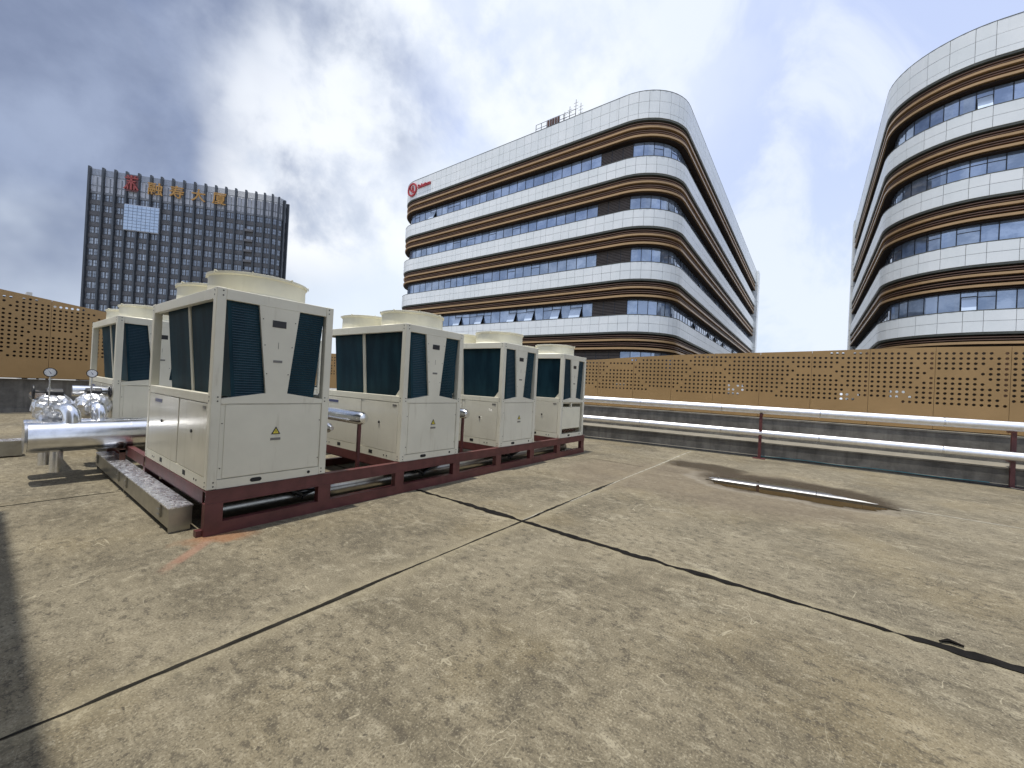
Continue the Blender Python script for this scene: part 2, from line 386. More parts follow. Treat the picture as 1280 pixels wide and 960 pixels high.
def text_mesh(name, body, size, depth, mat, mtx, parent=None, bold=0):
    cu = bpy.data.curves.new(name, 'FONT'); cu.body = body; cu.size = size; cu.extrude = depth; cu.align_x = 'CENTER'; cu.align_y = 'CENTER'; cu.offset = bold
    cu.resolution_u = 3
    o = bpy.data.objects.new(name, cu); COL.objects.link(o)
    bpy.context.view_layer.update()
    me = bpy.data.meshes.new_from_object(o.evaluated_get(bpy.context.evaluated_depsgraph_get()))
    bpy.data.objects.remove(o); bpy.data.curves.remove(cu)
    me.materials.clear(); me.materials.append(mat); me.transform(mtx)
    r = bpy.data.objects.new(name, me); COL.objects.link(r)
    if parent: r.parent = parent
    return r
def pieces(parent, name, plist, mat, limit=300, minpx=0, stuffname=None):
    """plist: MB pieces. The ones that show largest become objects, the rest one stuff part."""
    sc = []
    for i, mb in enumerate(plist):
        if not mb.v: continue
        c = sum((Vector(v) for v in mb.v), Vector())/len(mb.v); q = project(c)
        if q is None or not (-30 < q[0] < 1310 and -30 < q[1] < 990): sc.append((0, i)); continue
        P = [project(v) for v in mb.v]; P = [a for a in P if a]
        w = max(a[0] for a in P)-min(a[0] for a in P); h = max(a[1] for a in P)-min(a[1] for a in P)
        sc.append((max(w, h)*min(w, h)**.5 if max(w, h) >= minpx else 0, i))
    sc.sort(reverse=True); rest = MB(); k = 0
    for v, i in sc:
        if v > 0 and k < limit: plist[i].obj(name, mat, parent); k += 1
        else: rest.add(plist[i].v, plist[i].f)
    if rest.v: tag(rest.obj(stuffname or name+'_far', mat, parent), kind='stuff')

# ------------------------------------------------------------------ the deck
def Xw(Y):
    if Y > 12: Y = 12
    return 13.046-.0827*Y-.00667*Y*Y
def wall_pt(Y, off):
    d = -.0827-.01334*Y; n = Vector((1, -d)).normalized(); return Xw(Y)+n.x*off, Y+n.y*off
city = MB(); city.add([(-2500, -2500, -12), (2500, -2500, -12), (2500, 2500, -12), (-2500, 2500, -12)], [(0, 1, 2, 3)])
tag(city.obj('ground', M['city']), kind='structure')
deck = MB(); deck.box(-9, 16.5, -14, 22, -.9, -.05)
deck = tag(deck.obj('roof_deck', M['under']), kind='structure')
XS = [-8.97, -4.67, -.37, 3.93, 8.68, 12.4, 13.95]; YS = [-10.23, -5.93, -1.63, 2.67, 6.97, 11.27, 15.57, 19.5]
for i in range(len(XS)-1):
    for j in range(len(YS)-1):
        if i == 4: x1 = 13.95
        elif i == 5: continue
        else: x1 = XS[i+1]
        g = .004; y0_ = YS[j]
        if i >= 3 and j < 2: continue
        if i >= 3 and j == 2: y0_ = YS[0]
        b = MB().box(XS[i]+g, x1-g, y0_+g, YS[j+1]-g, -.05, 0)
        b.obj('slab', M['slab'], deck)
def ribbon(name, mat, p0, p1, width, wav, z=.004, gaps=None, seed=1, step=.05, off=0):
    rnd = random.Random(seed); p0 = Vector(p0); p1 = Vector(p1); L = (p1-p0).length; d = (p1-p0)/L; nn = Vector((-d.y, d.x))
    n = int(L/step); mb = MB(); ph = [rnd.uniform(0, 6) for _ in range(8)]; a1 = a2 = 0
    for i in range(n+1):
        s = L*i/n
        sl = sum(math.sin(s*f+ph[k])/(k+1.5) for k, f in enumerate((.9, 2.3, 5.1, 11)))
        a1 = .6*a1+rnd.uniform(-.5, .5)*wav; a2 = .6*a2+rnd.uniform(-.5, .5)*wav
        w = width(s) if callable(width) else width
        w *= 1+.28*sl
        c = p0+d*s+nn*(off+.006*math.sin(s*1.7+ph[5]))
        l = c+nn*(max(w/2+a1, .002)); r = c-nn*(max(w/2+a2, .002))
        mb.v += [(l.x, l.y, z), (r.x, r.y, z)]
    for i in range(n):
        s = L*i/n
        if gaps and any(a < s < b for a, b in gaps): continue
        mb.f.append((2*i, 2*i+2, 2*i+3, 2*i+1))
    return tag(mb.obj(name, mat), kind='structure')
ribbon('joint_sealant', M['seal'], (3.93, -6.5), (3.93, 4.56), lambda s: .060+.018*math.sin(s*1.3+2.2)+(.035 if s < 5.9 else 0)+(.02 if 9.3 < s < 10.3 else 0), .034, .006, seed=3)
ribbon('joint_sealant', M['seal'], (3.93, 4.66), (3.93, 11), .035, .008, .006, seed=4)
ribbon('joint_sealant', M['seal_grey'], (-2.5, 2.67), (4.3, 2.67), lambda s: .020+.007*math.sin(s*2.1), .010, .004, seed=5)
ribbon('joint_sealant', M['seal_grey'], (4.2, 2.66), (6.8, 2.66), lambda s: .02+.035*max(0, math.sin(s*4)), .012, .004, seed=6, off=.02)
ribbon('joint_sealant', M['seal_pale'], (3.98, 2.70), (12.3, 2.66), .03, .012, .003, seed=7, off=-.02)
ribbon('joint_sealant', M['seal_pale'], (8.68, -8), (8.68, -1.2), .035, .008, .003, seed=8)
ribbon('joint_sealant', M['seal_grey'], (8.68, 2.8), (8.68, 4.5), .012, .008, .003, seed=9)
ribbon('joint_sealant', M['seal_grey'], (-5, 6.97), (1.1, 6.97), .018, .008, .003, seed=10)
ribbon('joint_sealant', M['seal_grey'], (-.37, 3), (-.37, 15), .018, .008, .003, seed=11)
ribbon('joint_sealant', M['seal_grey'], (-6, 11.27), (1.1, 11.27), .018, .008, .003, seed=12)
grit_ = MB(); rnd = random.Random(9)
for _ in range(700):
    u = rnd.random(); x = rnd.uniform(.4, 9); y = rnd.uniform(-3, 4.4)
    if rnd.random() < .35: x, y = 3.93+rnd.gauss(0, .12), rnd.uniform(-3, 4.5)
    elif rnd.random() < .3: x, y = rnd.uniform(.2, 8), 2.67+rnd.gauss(0, .09)
    r = rnd.uniform(.002, .006); a = rnd.uniform(0, 6)
    vs = [(x+r*math.cos(a+k_*2.1)*rnd.uniform(.7, 1.3), y+r*math.sin(a+k_*2.1)*rnd.uniform(.7, 1.3), .0005) for k_ in range(3)]+[(x, y, r*.9)]
    grit_.add(vs, [(0, 1, 3), (1, 2, 3), (2, 0, 3)])
tag(grit_.obj('loose_grit', simple('grit', (.16, .14, .11), .9, 0, .5, 30)), 'scattered loose grit and crumbs of concrete on the deck', 'grit', kind='stuff')
# small scrap by the dark joint, and the puddle
rnd = random.Random(5)
s_ = MB(); s_.tube([(3.99+.0, -.78, .012), (4.03, -.83, .018), (4.02, -.90, .012)], [.006, .014, .008], 6)
tag(s_.obj('rubber_scrap', M['seal']), 'curled black scrap lying just beside the wide dark joint on the deck', 'scrap')
pud = MB(); N = 160; pts = []
for k in range(N):
    a = 2*math.pi*k/N; rx, ry = .56, 1.28
    w = 1+.06*math.sin(3*a+1)+.05*math.sin(5*a+2)+.04*math.sin(11*a)+.03*math.sin(17*a+2)+.025*math.sin(31*a)
    x = rx*math.cos(a)*w; y = ry*math.sin(a)*w
    pts.append((8.56+x+.04*y, .25+y, .004))
pud.add(pts, [tuple(range(N))])
tag(pud.obj('puddle', M['water']), kind='structure')

# ------------------------------------------------------------------ concrete parapets
def sweep_wall(name, prof, ys, mat):       # prof: list of (off,z) polygon
    mb = MB(); m = len(prof)
    for Y in ys:
        for o, z in prof:
            x, y = wall_pt(Y, o); mb.v.append((x, y, z))
    for i in range(len(ys)-1):
        for k in range(m): a = i*m+k; b = i*m+(k+1) % m; mb.f.append((a, b, b+m, a+m))
    mb.f.append(tuple(range(m-1, -1, -1))); o = (len(ys)-1)*m; mb.f.append(tuple(range(o, o+m)))
    return mb.obj(name, mat)
ysr = [-10+.6*i for i in range(38)]
o = sweep_wall('stepped_parapet', [(-.03, -.04), (-.03, .035), (0, .05), (0, .36), (-.02, .375), (-.02, .41), (.85, .425), (.85, 1.0), (.83, 1.005), (.83, 1.045), (1.45, 1.05), (1.45, -.5), (.5, -.5)], ysr, M['concrete'])
tag(o, 'low stained concrete parapet in two steps running behind the silver pipes on the right', 'wall')
mb = MB(); mb.box(-9, 10.3, 19.28, 19.6, -.04, 1.02); mb.box(-9, 10.3, 19.245, 19.28, -.04, .12)
o = mb.obj('concrete_parapet', M['concrete']); tag(o, 'plain grey concrete wall under the bronze panels at the far left', 'wall')

# ------------------------------------------------------------------ perforated screen
PW = 1.24; PIT = .124
path = []
for i in range(0, 190):
    Y = -9+.1*i
    if Y > 9: break
    path.append(Vector(wall_pt(Y, 1.12)))
p0 = path[-1]; d0 = (path[-1]-path[-2]).normalized(); p3 = Vector((6.5, 19.15)); d3 = Vector((-1, 0))
for i in range(1, 80):
    t = i/79; a = (1-t)**3; b_ = 3*t*(1-t)**2; c_ = 3*t*t*(1-t); d_ = t**3
    path.append(p0*a+(p0+d0*5.5)*b_+(p3-d3*4)*c_+p3*d_)
x = 6.4
while x > -8: path.append(Vector((x, 19.15))); x -= .1
cum = [0]
for a, b_ in zip(path, path[1:]): cum.append(cum[-1]+(b_-a).length)
def pat(s):
    if s <= 0: return path[0]
    import bisect
    i = min(bisect.bisect_right(cum, s)-1, len(path)-2); f = (s-cum[i])/(cum[i+1]-cum[i]); return path[i].lerp(path[i+1], f)
def s_near(P): return min(range(len(path)), key=lambda i: (path[i]-Vector(P)).length)
sR = cum[s_near((13.95, 1.18))]
def ztop(p):
    x, y = p
    if y < 6.6 and x > 9:
        T = [(-20, 3.14), (-3.9, 3.131), (-2.4, 3.121), (-1.2, 3.079), (.26, 3.018), (1.26, 2.985), (2.3, 2.955), (3.4, 2.91), (4.7, 2.832), (6.5, 2.678), (9, 2.5)]
        for (a, za), (b, zb) in zip(T, T[1:]):
            if a <= y <= b: return za+(zb-za)*(y-a)/(b-a)
        return 2.678
    if y > 19: return max(min(3.70-.131*x, 4.6), 2.6)
    return 2.65
scr = empty('perforated_screen', (14, 1, 1.07))
tag(scr, 'long bronze metal screen of perforated panels along the roof edge', 'screen')
def screen_panel(s0, col0):
    A = pat(s0+.004); B = pat(s0+PW-.004); d = (B-A); L = d.length; d /= L; n = Vector((-d.y, d.x))     # n towards the deck
    zA, zB = ztop(A), ztop(B); z0 = 1.66; mb = MB(); T = .03
    def P(u, z, o=0): q = A+d*u+n*o; return (q.x, q.y, z)
    def quad(u0, u1, za, zb, zc, zd):   # bl, br, tr, tl
        mb.add([P(u0, za, T), P(u1, zb, T), P(u1, zc, T), P(u0, zd, T)], [(0, 1, 2, 3)])
    quad(0, L, 1.07, 1.07, z0, z0)
    cw = L/10; 
    for c in range(10):
        u0, u1 = c*cw, (c+1)*cw; tA = zA+(zB-zA)*u0/L; tB = zA+(zB-zA)*u1/L; tm = min(tA, tB); r = 0
        while z0+(r+1)*PIT <= tm-.02:
            zb, zt = z0+r*PIT, z0+(r+1)*PIT; dc = (col0+c) % 22
            def inh(cc, cr):
                dd = abs(dc-cc); dd = min(dd, 22-dd); dr = abs((r-cr+6) % 12-6); return dr <= 5 and dd <= 7.15-.66*dr
            if inh(0, 6) or inh(11, 0):
                uc, zc = (u0+u1)/2, (zb+zt)/2; hr = .034; k = 8
                oct_ = [(uc+hr*math.cos(2*math.pi*(i+.5)/k), zc+hr*math.sin(2*math.pi*(i+.5)/k)) for i in range(k)]
                sq = [(u1, (zb+zt)/2+PIT*.0), (u1, zt), (uc, zt), (u0, zt), (u0, zc), (u0, zb), (uc, zb), (u1, zb)]
                vs = [P(u, z, T) for u, z in oct_]+[P(u, z, T) for u, z in sq]+[P(u, z, 0) for u, z in oct_]; fs = []
                for i in range(8): j = (i+1) % 8; fs.append((8+i, 8+j, j, i)) ; fs.append((i, j, 16+j, 16+i))
                mb.add(vs, fs)
            else: quad(u0, u1, zb, zb, zt, zt)
            r += 1
        zb = z0+r*PIT; quad(u0, u1, zb, zb, tB, tA)
    # edges
    mb.add([P(0, 1.07, T), P(0, zA, T), P(0, zA, 0), P(0, 1.07, 0)], [(0, 1, 2, 3)])
    mb.add([P(L, 1.07, T), P(L, zB, T), P(L, zB, 0), P(L, 1.07, 0)], [(3, 2, 1, 0)])
    mb.add([P(0, zA, T), P(L, zB, T), P(L, zB, 0), P(0, zA, 0)], [(0, 1, 2, 3)])
    mb.add([P(0, 1.07, T), P(L, 1.07, T), P(L, 1.07, 0), P(0, 1.07, 0)], [(3, 2, 1, 0)])
    o = mb.obj('screen_panel', M['screen'], scr); o.matrix_parent_inverse = Matrix.Translation(-Vector(scr.location)); return o
k0 = -int(sR/PW); k = k0
back = MB(); posts = []
while sR+k*PW < cum[-1]-PW:
    s0 = sR+k*PW
    if s0 >= 0:
        screen_panel(s0, k*10)
        A = pat(s0); B = pat(s0+PW); d = (B-A).normalized(); n = Vector((-d.y, d.x)); zt = min(ztop(A), ztop(B))
        rr = random.Random(k*13+5); o_ = -.30
        def bk(u0, u1, za, zb):
            a = A+d*u0+n*o_; b = A+d*u1+n*o_; back.add([(a.x, a.y, za), (b.x, b.y, za), (b.x, b.y, zb), (a.x, a.y, zb)], [(0, 1, 2, 3)])
            a = A+d*u0+n*(o_-.03); b = A+d*u1+n*(o_-.03); back.add([(a.x, a.y, za), (b.x, b.y, za), (b.x, b.y, zb), (a.x, a.y, zb)], [(3, 2, 1, 0)])
        bk(0, PW, 1.05, 1.70); bk(0, PW, 2.12, zt-.42)
        g0 = rr.uniform(.05, .6); g1 = g0+rr.uniform(.3, .5)
        g1 = g0 if rr.random() < .62 else min(g1, PW); hh = rr.uniform(1.85, 2.05)
        bk(0, g0, 1.70, 2.12); bk(g1, PW, 1.70, 2.12)
        if g1 > g0: bk(g0, g1, hh, 2.12)
        g0 = rr.uniform(.0, .7); g1 = g0+rr.uniform(.0, .6) if rr.random() < .2 else g0
        bk(0, g0, zt-.42, zt-.03)
        if g1 < PW: bk(g1, PW, zt-.42, zt-.03)
        p = A+n*-.22; pm = MB(); pm.box(p.x-.03, p.x+.03, p.y-.03, p.y+.03, 1.0, zt-.03); posts.append(pm)
    k += 1
def fixp(o, par): o.matrix_parent_inverse = Matrix.Translation(-Vector(par.location)); return o
fixp(back.obj('backing_sheet', simple('dark_backing_sheet', (.035, .024, .016), .8), scr), scr)
for pm in posts: fixp(pm.obj('post', M['brown_fin'], scr), scr)

# ------------------------------------------------------------------ chillers
W_, D_, H_ = 1.175, 2.31, 1.966
def make_chiller(open_front=False):
    root = empty('chiller')
    C = M['cream']
    # posts
    for px in (0, W_-.085):
        for py in (0, D_-.085):
            MB().box(px, px+.085, py, py+.085, 0, H_).obj('post', C, root, bevel=.006)
    # top rails and roof
    MB().box(.085, W_-.085, .004, .06, H_-.112, H_-.003).obj('top_rail', C, root, bevel=.004)
    MB().box(.085, W_-.085, D_-.06, D_-.004, H_-.112, H_-.003).obj('top_rail', C, root)
    MB().box(.004, .06, .085, D_-.085, H_-.112, H_-.003).obj('top_rail', C, root, bevel=.004)
    MB().box(W_-.06, W_-.004, .085, D_-.085, H_-.112, H_-.003).obj('top_rail', C, root)
    MB().box(.06, W_-.06, .06, D_-.06, H_-.03, H_-.006).obj('roof_sheet', C, root)
    # mid rails (front one peaked)
    for y0, y1 in ((.002, .05), (D_-.05, D_-.002)):
        MB().prism_y([(.085, .835), (W_-.085, .835), (W_-.085, .885), (.69, .945), (.48, .945), (.085, .885)], y0, y1).obj('mid_rail', C, root)
    for x0, x1 in ((.003, .07), (W_-.07, W_-.003)):
        MB().box(x0, x1, .085, D_-.085, .835, .925).obj('mid_rail', C, root, bevel=.004)
    MB().box(.07, W_-.07, .05, D_-.05, .80, .83).obj('drain_pan', C, root)
    # base strip
    MB().box(.085, W_-.085, .003, .045, 0, .09).obj('base_rail', C, root)
    MB().box(.085, W_-.085, D_-.045, D_-.003, 0, .09).obj('base_rail', C, root)
    MB().box(.003, .045, .085, D_-.085, 0, .11).obj('base_rail', C, root)
    MB().box(W_-.045, W_-.003, .085, D_-.085, 0, .11).obj('base_rail', C, root)
    # lower casing
    if not open_front:
        MB().box(.088, W_-.088, .012, .05, .095, .83).obj('front_panel', C, root)
        MB().box(.125, W_-.11, .006, .012, .10, .825).obj('access_door', C, root, bevel=.003)
    else:
        MB().box(.13, W_-.15, .03, .9, .20, .72).obj('control_box', M['fan_cream'], root, bevel=.008)
        MB().box(.088, W_-.088, .6, .62, .095, .83).obj('casing_shade_sheet', M['dark'], root)  # black sheet standing in for the shade inside the open casing
        MB().box(.50, .56, .02, .06, .72, .83).obj('bracket', C, root)
        t = MB()
        for q in range(5): t.tube([(.2+q*.16, .12, .12), (.27+q*.16, .1, .16), (.33+q*.16, .13, .12)], .018, 6)
        tag(t.obj('pipework', M['rust'], root), kind=None)
    MB().box(.088, W_-.088, D_-.05, D_-.012, .095, .83).obj('back_panel', C, root)
    for sx, nx in ((.004, 1), (W_-.004, -1)):
        a, b = sorted((sx, sx+nx*.03))
        S = M['cream_side']
        MB().box(a, b, .09, .925, .115, .828).obj('side_door', S, root, bevel=.003)
        a2, b2 = sorted((sx+nx*.006, sx+nx*.03))
        MB().box(a2, b2, .932, 1.0, .115, .828).obj('door_post', S, root)
        MB().box(a, b, 1.008, D_-.09, .115, .828).obj('side_door', S, root, bevel=.003)
        for y in (.52, 1.62):
            h = MB(); h.disc((sx, y, .52), (-nx, 0, 0), .018, .012, 10); h.obj('door_lock', M['black'], root)
        for y in (.70, 1.58):
            h = MB(); a3, b3 = sorted((sx-nx*.003, sx+nx*.01)); h.box(a3, b3, y-.045, y+.045, .035, .085); h.obj('fork_slot', M['dark'], root)
        h = MB(); a3, b3 = sorted((sx-nx*.0035, sx+nx*.01))
        h.box(a3, b3, 1.66, 1.95, .735, .775); h.obj('maker_badge', M['blue_label'], root)
        h = MB(); h.box(a3, b3, .13, .22, .775, .805); h.obj('side_label', M['grey_label'], root)
        for y in (.30, .37, 1.88, 1.95): h = MB(); h.disc((sx, y, .05), (-nx, 0, 0), .011, .004, 8); h.obj('drain_hole', M['dark'], root)
    # coils (left and right), slightly leaning in towards the bottom
    y0, y1 = .035, 2.03
    for s in (0, 1):
        X = (lambda v: v) if s == 0 else (lambda v: W_-v)
        zb, zt = .90, 1.875
        q = [(X(.175), y0, zb), (X(.50), y0, zb), (X(.50), y1, zb), (X(.175), y1, zb)]
        r = [(X(.098), y0, zt), (X(.42), y0, zt), (X(.42), y1, zt), (X(.098), y1, zt)]
        if s: q = [q[1], q[0], q[3], q[2]]; r = [r[1], r[0], r[3], r[2]]
        coil = MB().hexa(q, r).obj('coil', M['coil'], root)
        def xo(z): return .098+(.175-.098)*(zt-z)/(zt-zb)-.012
        # divider strip over the side of the coil
        yd = 1.13; e = .012
        q = [(X(xo(zb)), yd, zb), (X(xo(zb)+.02), yd, zb), (X(xo(zb)+.02), yd+.07, zb), (X(xo(zb)), yd+.07, zb)]
        r = [(X(xo(zt)), yd, zt), (X(xo(zt)+.02), yd, zt), (X(xo(zt)+.02), yd+.07, zt), (X(xo(zt)), yd+.07, zt)]
        if s: q = [q[1], q[0], q[3], q[2]]; r = [r[1], r[0], r[3], r[2]]
        MB().hexa(q, r).obj('coil_divider', C, root)
        # tube rows on the near end
        t = MB(); n = 38
        for i in range(n):
            z = zb+.02+(zt-zb-.03)*i/(n-1); xa = xo(z)+.045; xb = .39+.09*(zt-z)/(zt-zb)
            t.tube([(X(xa), y0-.001, z), (X(xb), y0-.001, z)], .0048, 5)
        tag(t.obj('coil_tubes', simple_coil, root), kind='stuff')
        g = MB()          # corner gusset
        xg0, xg1 = (X(.03), X(.035)); xa, xb = min(xg0, xg1), max(xg0, xg1)
        g.prism_x([(.085, .925), (.20, .925), (.085, 1.06)], xa, xb); g.obj('gusset', C, root)
    # trapezoid between the coils
    MB().prism_y([(.479, .945), (.694, .945), (.785, H_-.112), (.378, H_-.112)], .002, .03).obj('centre_panel', C, root)
    MB().prism_y([(.479, .945), (.694, .945), (.785, H_-.112), (.378, H_-.112)], D_-.2, D_-.17).obj('centre_panel', C, root)
    # labels on the front
    MB().box(.510, .648, -.0015, .004, 1.648, 1.72).obj('name_plate', M['black'], root)
    MB().box(.535, .625, -.0015, .004, 1.272, 1.298).obj('small_label', M['grey_label'], root)
    MB().box(.577, .580, -.0012, .004, 1.42, 1.49).obj('arrow_mark', M['grey_label'], root)
    if not open_front:
        yb = .003
        MB().prism_y([(.553, .505), (.647, .505), (.60, .588)], yb-.0005, .008).obj('warning_sign', M['black'], root)
        MB().prism_y([(.570, .514), (.630, .514), (.60, .568)], yb-.002, .008).obj('warning_field', M['yellow'], root)
        MB().prism_y([(.601, .560), (.594, .538), (.602, .538), (.597, .520), (.608, .542), (.600, .542)], yb-.003, .008).obj('lightning_mark', M['black'], root)
        MB().box(.55, .65, yb-.001, .008, .442, .468).obj('small_label', M['grey_label'], root)
    h = MB(); N = 14
    pts = [(.43+(.045 if math.cos(2*math.pi*k/N) > 0 else -.045)*.6+.028*math.cos(2*math.pi*k/N), .046+.022*math.sin(2*math.pi*k/N)) for k in range(N)]
    h.prism_y(pts, 0.0005, .01); h.obj('cable_hole', M['dark'], root)
    h = MB(); h.disc((.975, .004, .046), (0, -1, 0), .017, .004, 12); h.obj('cable_hole', M['dark'], root)
    # screws
    s = MB()
    for px in (.055, W_-.055):
        for z in (H_-.03, H_-.075, .90, .86, .07, .03): s.disc((px, .001, z), (0, -1, 0), .0075, .004, 6)
    for z in (1.15, 1.45, 1.72):
        s.disc((.498-.094*(z-.945)/.909+.0, .003, z), (0, -1, 0), .006, .004, 6); s.disc((.675+.08*(z-.945)/.909, .003, z), (0, -1, 0), .006, .004, 6)
    for px in (.105, W_-.10):
        for z in (.2, .64): s.disc((px, .012, z), (0, -1, 0), .006, .005, 6)
    for py in (.05, D_-.05):
        for z in (H_-.03, H_-.075, .90, .86, .07, .03): s.disc((.001, py, z), (-1, 0, 0), .0075, .004, 6)
    tag(s.obj('screws', M['screw'], root), kind='stuff')
    # fans
    for fy in (.60, 1.72):
        cx = W_/2+.0
        prof = [(.525, H_-.006), (.505, H_+.015), (.482, H_+.03), (.478, H_+.17), (.482, H_+.20), (.498, H_+.213), (.50, H_+.236), (.478, H_+.242), (.458, H_+.225), (.45, H_+.18), (.45, H_-.02), (.48, H_-.02)]
        sh = MB().lathe(prof, cx, fy, 48, True).obj('fan_shroud', M['fan_cream'], root, smooth=True)
        cl = MB()
        for q in range(8):
            a = 2*math.pi*q/8+.3; c, sn = math.cos(a), math.sin(a)
            cl.tube([(cx+.47*c, fy+.47*sn, H_+.237), (cx+.507*c, fy+.507*sn, H_+.243), (cx+.507*c, fy+.507*sn, H_+.213)], .007, 6)
        cl.obj('grille_clip', M['fan_cream'], sh)
        g = MB()
        for rr in (.08, .16, .24, .32, .40, .44): g.lathe([(rr-.003, H_+.222), (rr+.003, H_+.222), (rr+.003, H_+.229), (rr-.003, H_+.229)], cx, fy, 32, True)
        for q in range(4):
            a = math.pi*q/4; g.tube([(cx-.47*math.cos(a), fy-.47*math.sin(a), H_+.218), (cx+.47*math.cos(a), fy+.47*math.sin(a), H_+.218)], .004, 5)
        g.obj('grille', M['fan_cream'], sh)
        b = MB()
        for q in range(5):
            a = 2*math.pi*q/5; ca, sa = math.cos(a), math.sin(a); vs = []
            for rr, w, tw in ((.08, .07, .05), (.25, .12, .045), (.44, .15, .03)):
                for e in (-1, 1): vs.append((cx+rr*ca-e*w*sa, fy+rr*sa+e*w*ca, H_+.12+e*tw))
            b.add(vs, [(0, 1, 3, 2), (2, 3, 5, 4)])
        b.lathe([(0, H_+.17), (.09, H_+.16), (.1, H_+.06), (0, H_+.05)], cx, fy, 16); b.obj('fan_rotor', M['black'], sh)
    return root
simple_coil = simple('coil_tube_blue', (.010, .036, .055), .3, .2)
Y0, ZB = 4.585, .442
CX = [1.355, 3.604, 5.862, 8.115]
c1 = make_chiller(); GR = 'cream air-cooled chillers on the red frame'
lab = ['nearest and largest looking cream chiller, at the front left corner of the red frame',
       'second cream chiller from the front left, with a bright silver pipe beside its left side',
       'third cream chiller, between the second one and the one with the open front']
allc = [c1]
for i in range(1, 3): allc.append(copy_tree(c1))
for i, o in enumerate(allc): o.location = (CX[i], Y0, ZB); tag(o, lab[i], 'chiller', GR)
c4 = make_chiller(True); c4.location = (CX[3], Y0, ZB); tag(c4, 'farthest cream chiller at the right end, with its lower front cover missing', 'chiller', GR)
c5 = copy_tree(c1); c5.location = (1.345, 9.02, ZB); tag(c5, 'cream chiller in the back row, behind the valves and pressure gauges', 'chiller', GR)
c6 = copy_tree(c1); c6.location = (3.60, 9.02, ZB); tag(c6, 'cream chiller in the back row almost hidden behind the nearest one', 'chiller', GR)

# ------------------------------------------------------------------ red frame
fr = empty('steel_frame', (1.355, Y0, 0)); tag(fr, 'dark red painted steel frame carrying the row of chillers', 'frame')
def fpart(mb, name, mat='red_oxide', bevel=0): return fixp(mb.obj(name, M[mat], fr, bevel=bevel), fr)
XE = 9.38; FX = 1.352; PX = [0, 1.1, 2.19, 3.32, 4.43, 5.55, 6.65, 7.86]
for (ya, yb) in ((4.575, 4.66), (6.84, 6.92)):
    b = MB(); b.box(FX, XE, ya, yb, .425, .438); b.box(FX, XE, ya, yb, .30, .312); b.box(FX, XE, ya+.004, ya+.012, .312, .425)
    fpart(b, 'rail'); fpart(MB().box(FX, XE, ya+.002, yb-.002, .0, .12), 'rail')
    for p in PX: fpart(MB().box(FX+p+.001, FX+p+.15, ya+.001, yb-.001, .12, .30), 'leg')
for p in [0, 1.12, 2.25, 3.38, 4.51, 5.64, 6.76, 7.90]:
    x = FX+p
    b = MB(); b.box(x, x+.07, 4.66, 6.84, .424, .436); b.box(x, x+.008, 4.66, 6.84, .30, .424); b.box(x, x+.07, 4.66, 6.84, .298, .309)
    fpart(b, 'cross_beam')
b = MB(); b.box(FX, FX+.07, 6.92, 9.0, .424, .436); b.box(FX, FX+.008, 6.92, 9.0, .30, .424); fpart(b, 'cross_beam')
for (ya, yb) in ((9.0, 9.08), (11.26, 11.34)):
    fpart(MB().box(FX, 5.0, ya, yb, .30, .438), 'rail')
    for p in (0, 1.1, 2.19, 3.3): fpart(MB().box(FX+p+.001, FX+p+.15, ya+.001, yb-.001, .0, .30), 'leg')
b = MB(); b.box(FX, FX+.07, 9.08, 11.26, .424, .436); b.box(FX, FX+.008, 9.08, 11.26, .30, .424); fpart(b, 'cross_beam')
fpart(MB().box(FX-.05, FX+.0, 4.61, 4.68, .004, .06), 'foot_plate')

# pipe and hoses under the frame
p_ = MB().tube([(1.60, 5.02, .115), (9.1, 5.02, .115)], .095, 20).obj('drain_pipe', M['steel'], smooth=True)
tag(p_, 'dull silver pipe lying under the red frame along its whole length', 'pipe')
hs = [(2.1, 'black bunched hose hanging under the nearest chiller'), (3.95, 'black hose loops hanging under the second chiller'), (6.25, 'black hose loops hanging under the third chiller')]
for q, (x, l) in enumerate(hs):
    h = MB()
    for k_ in range(4):
        dx = .05*k_; h.tube([(x+dx+.12*math.sin(t*1.1+k_)+t*.10, 4.80+.035*k_, .30-.17*math.sin(math.pi*t/6)*(1-.12*k_)) for t in range(7)], .014, 7)
    tag(h.obj('hose', M['rubber'], smooth=True), l, 'hose', 'black hoses under the frame')

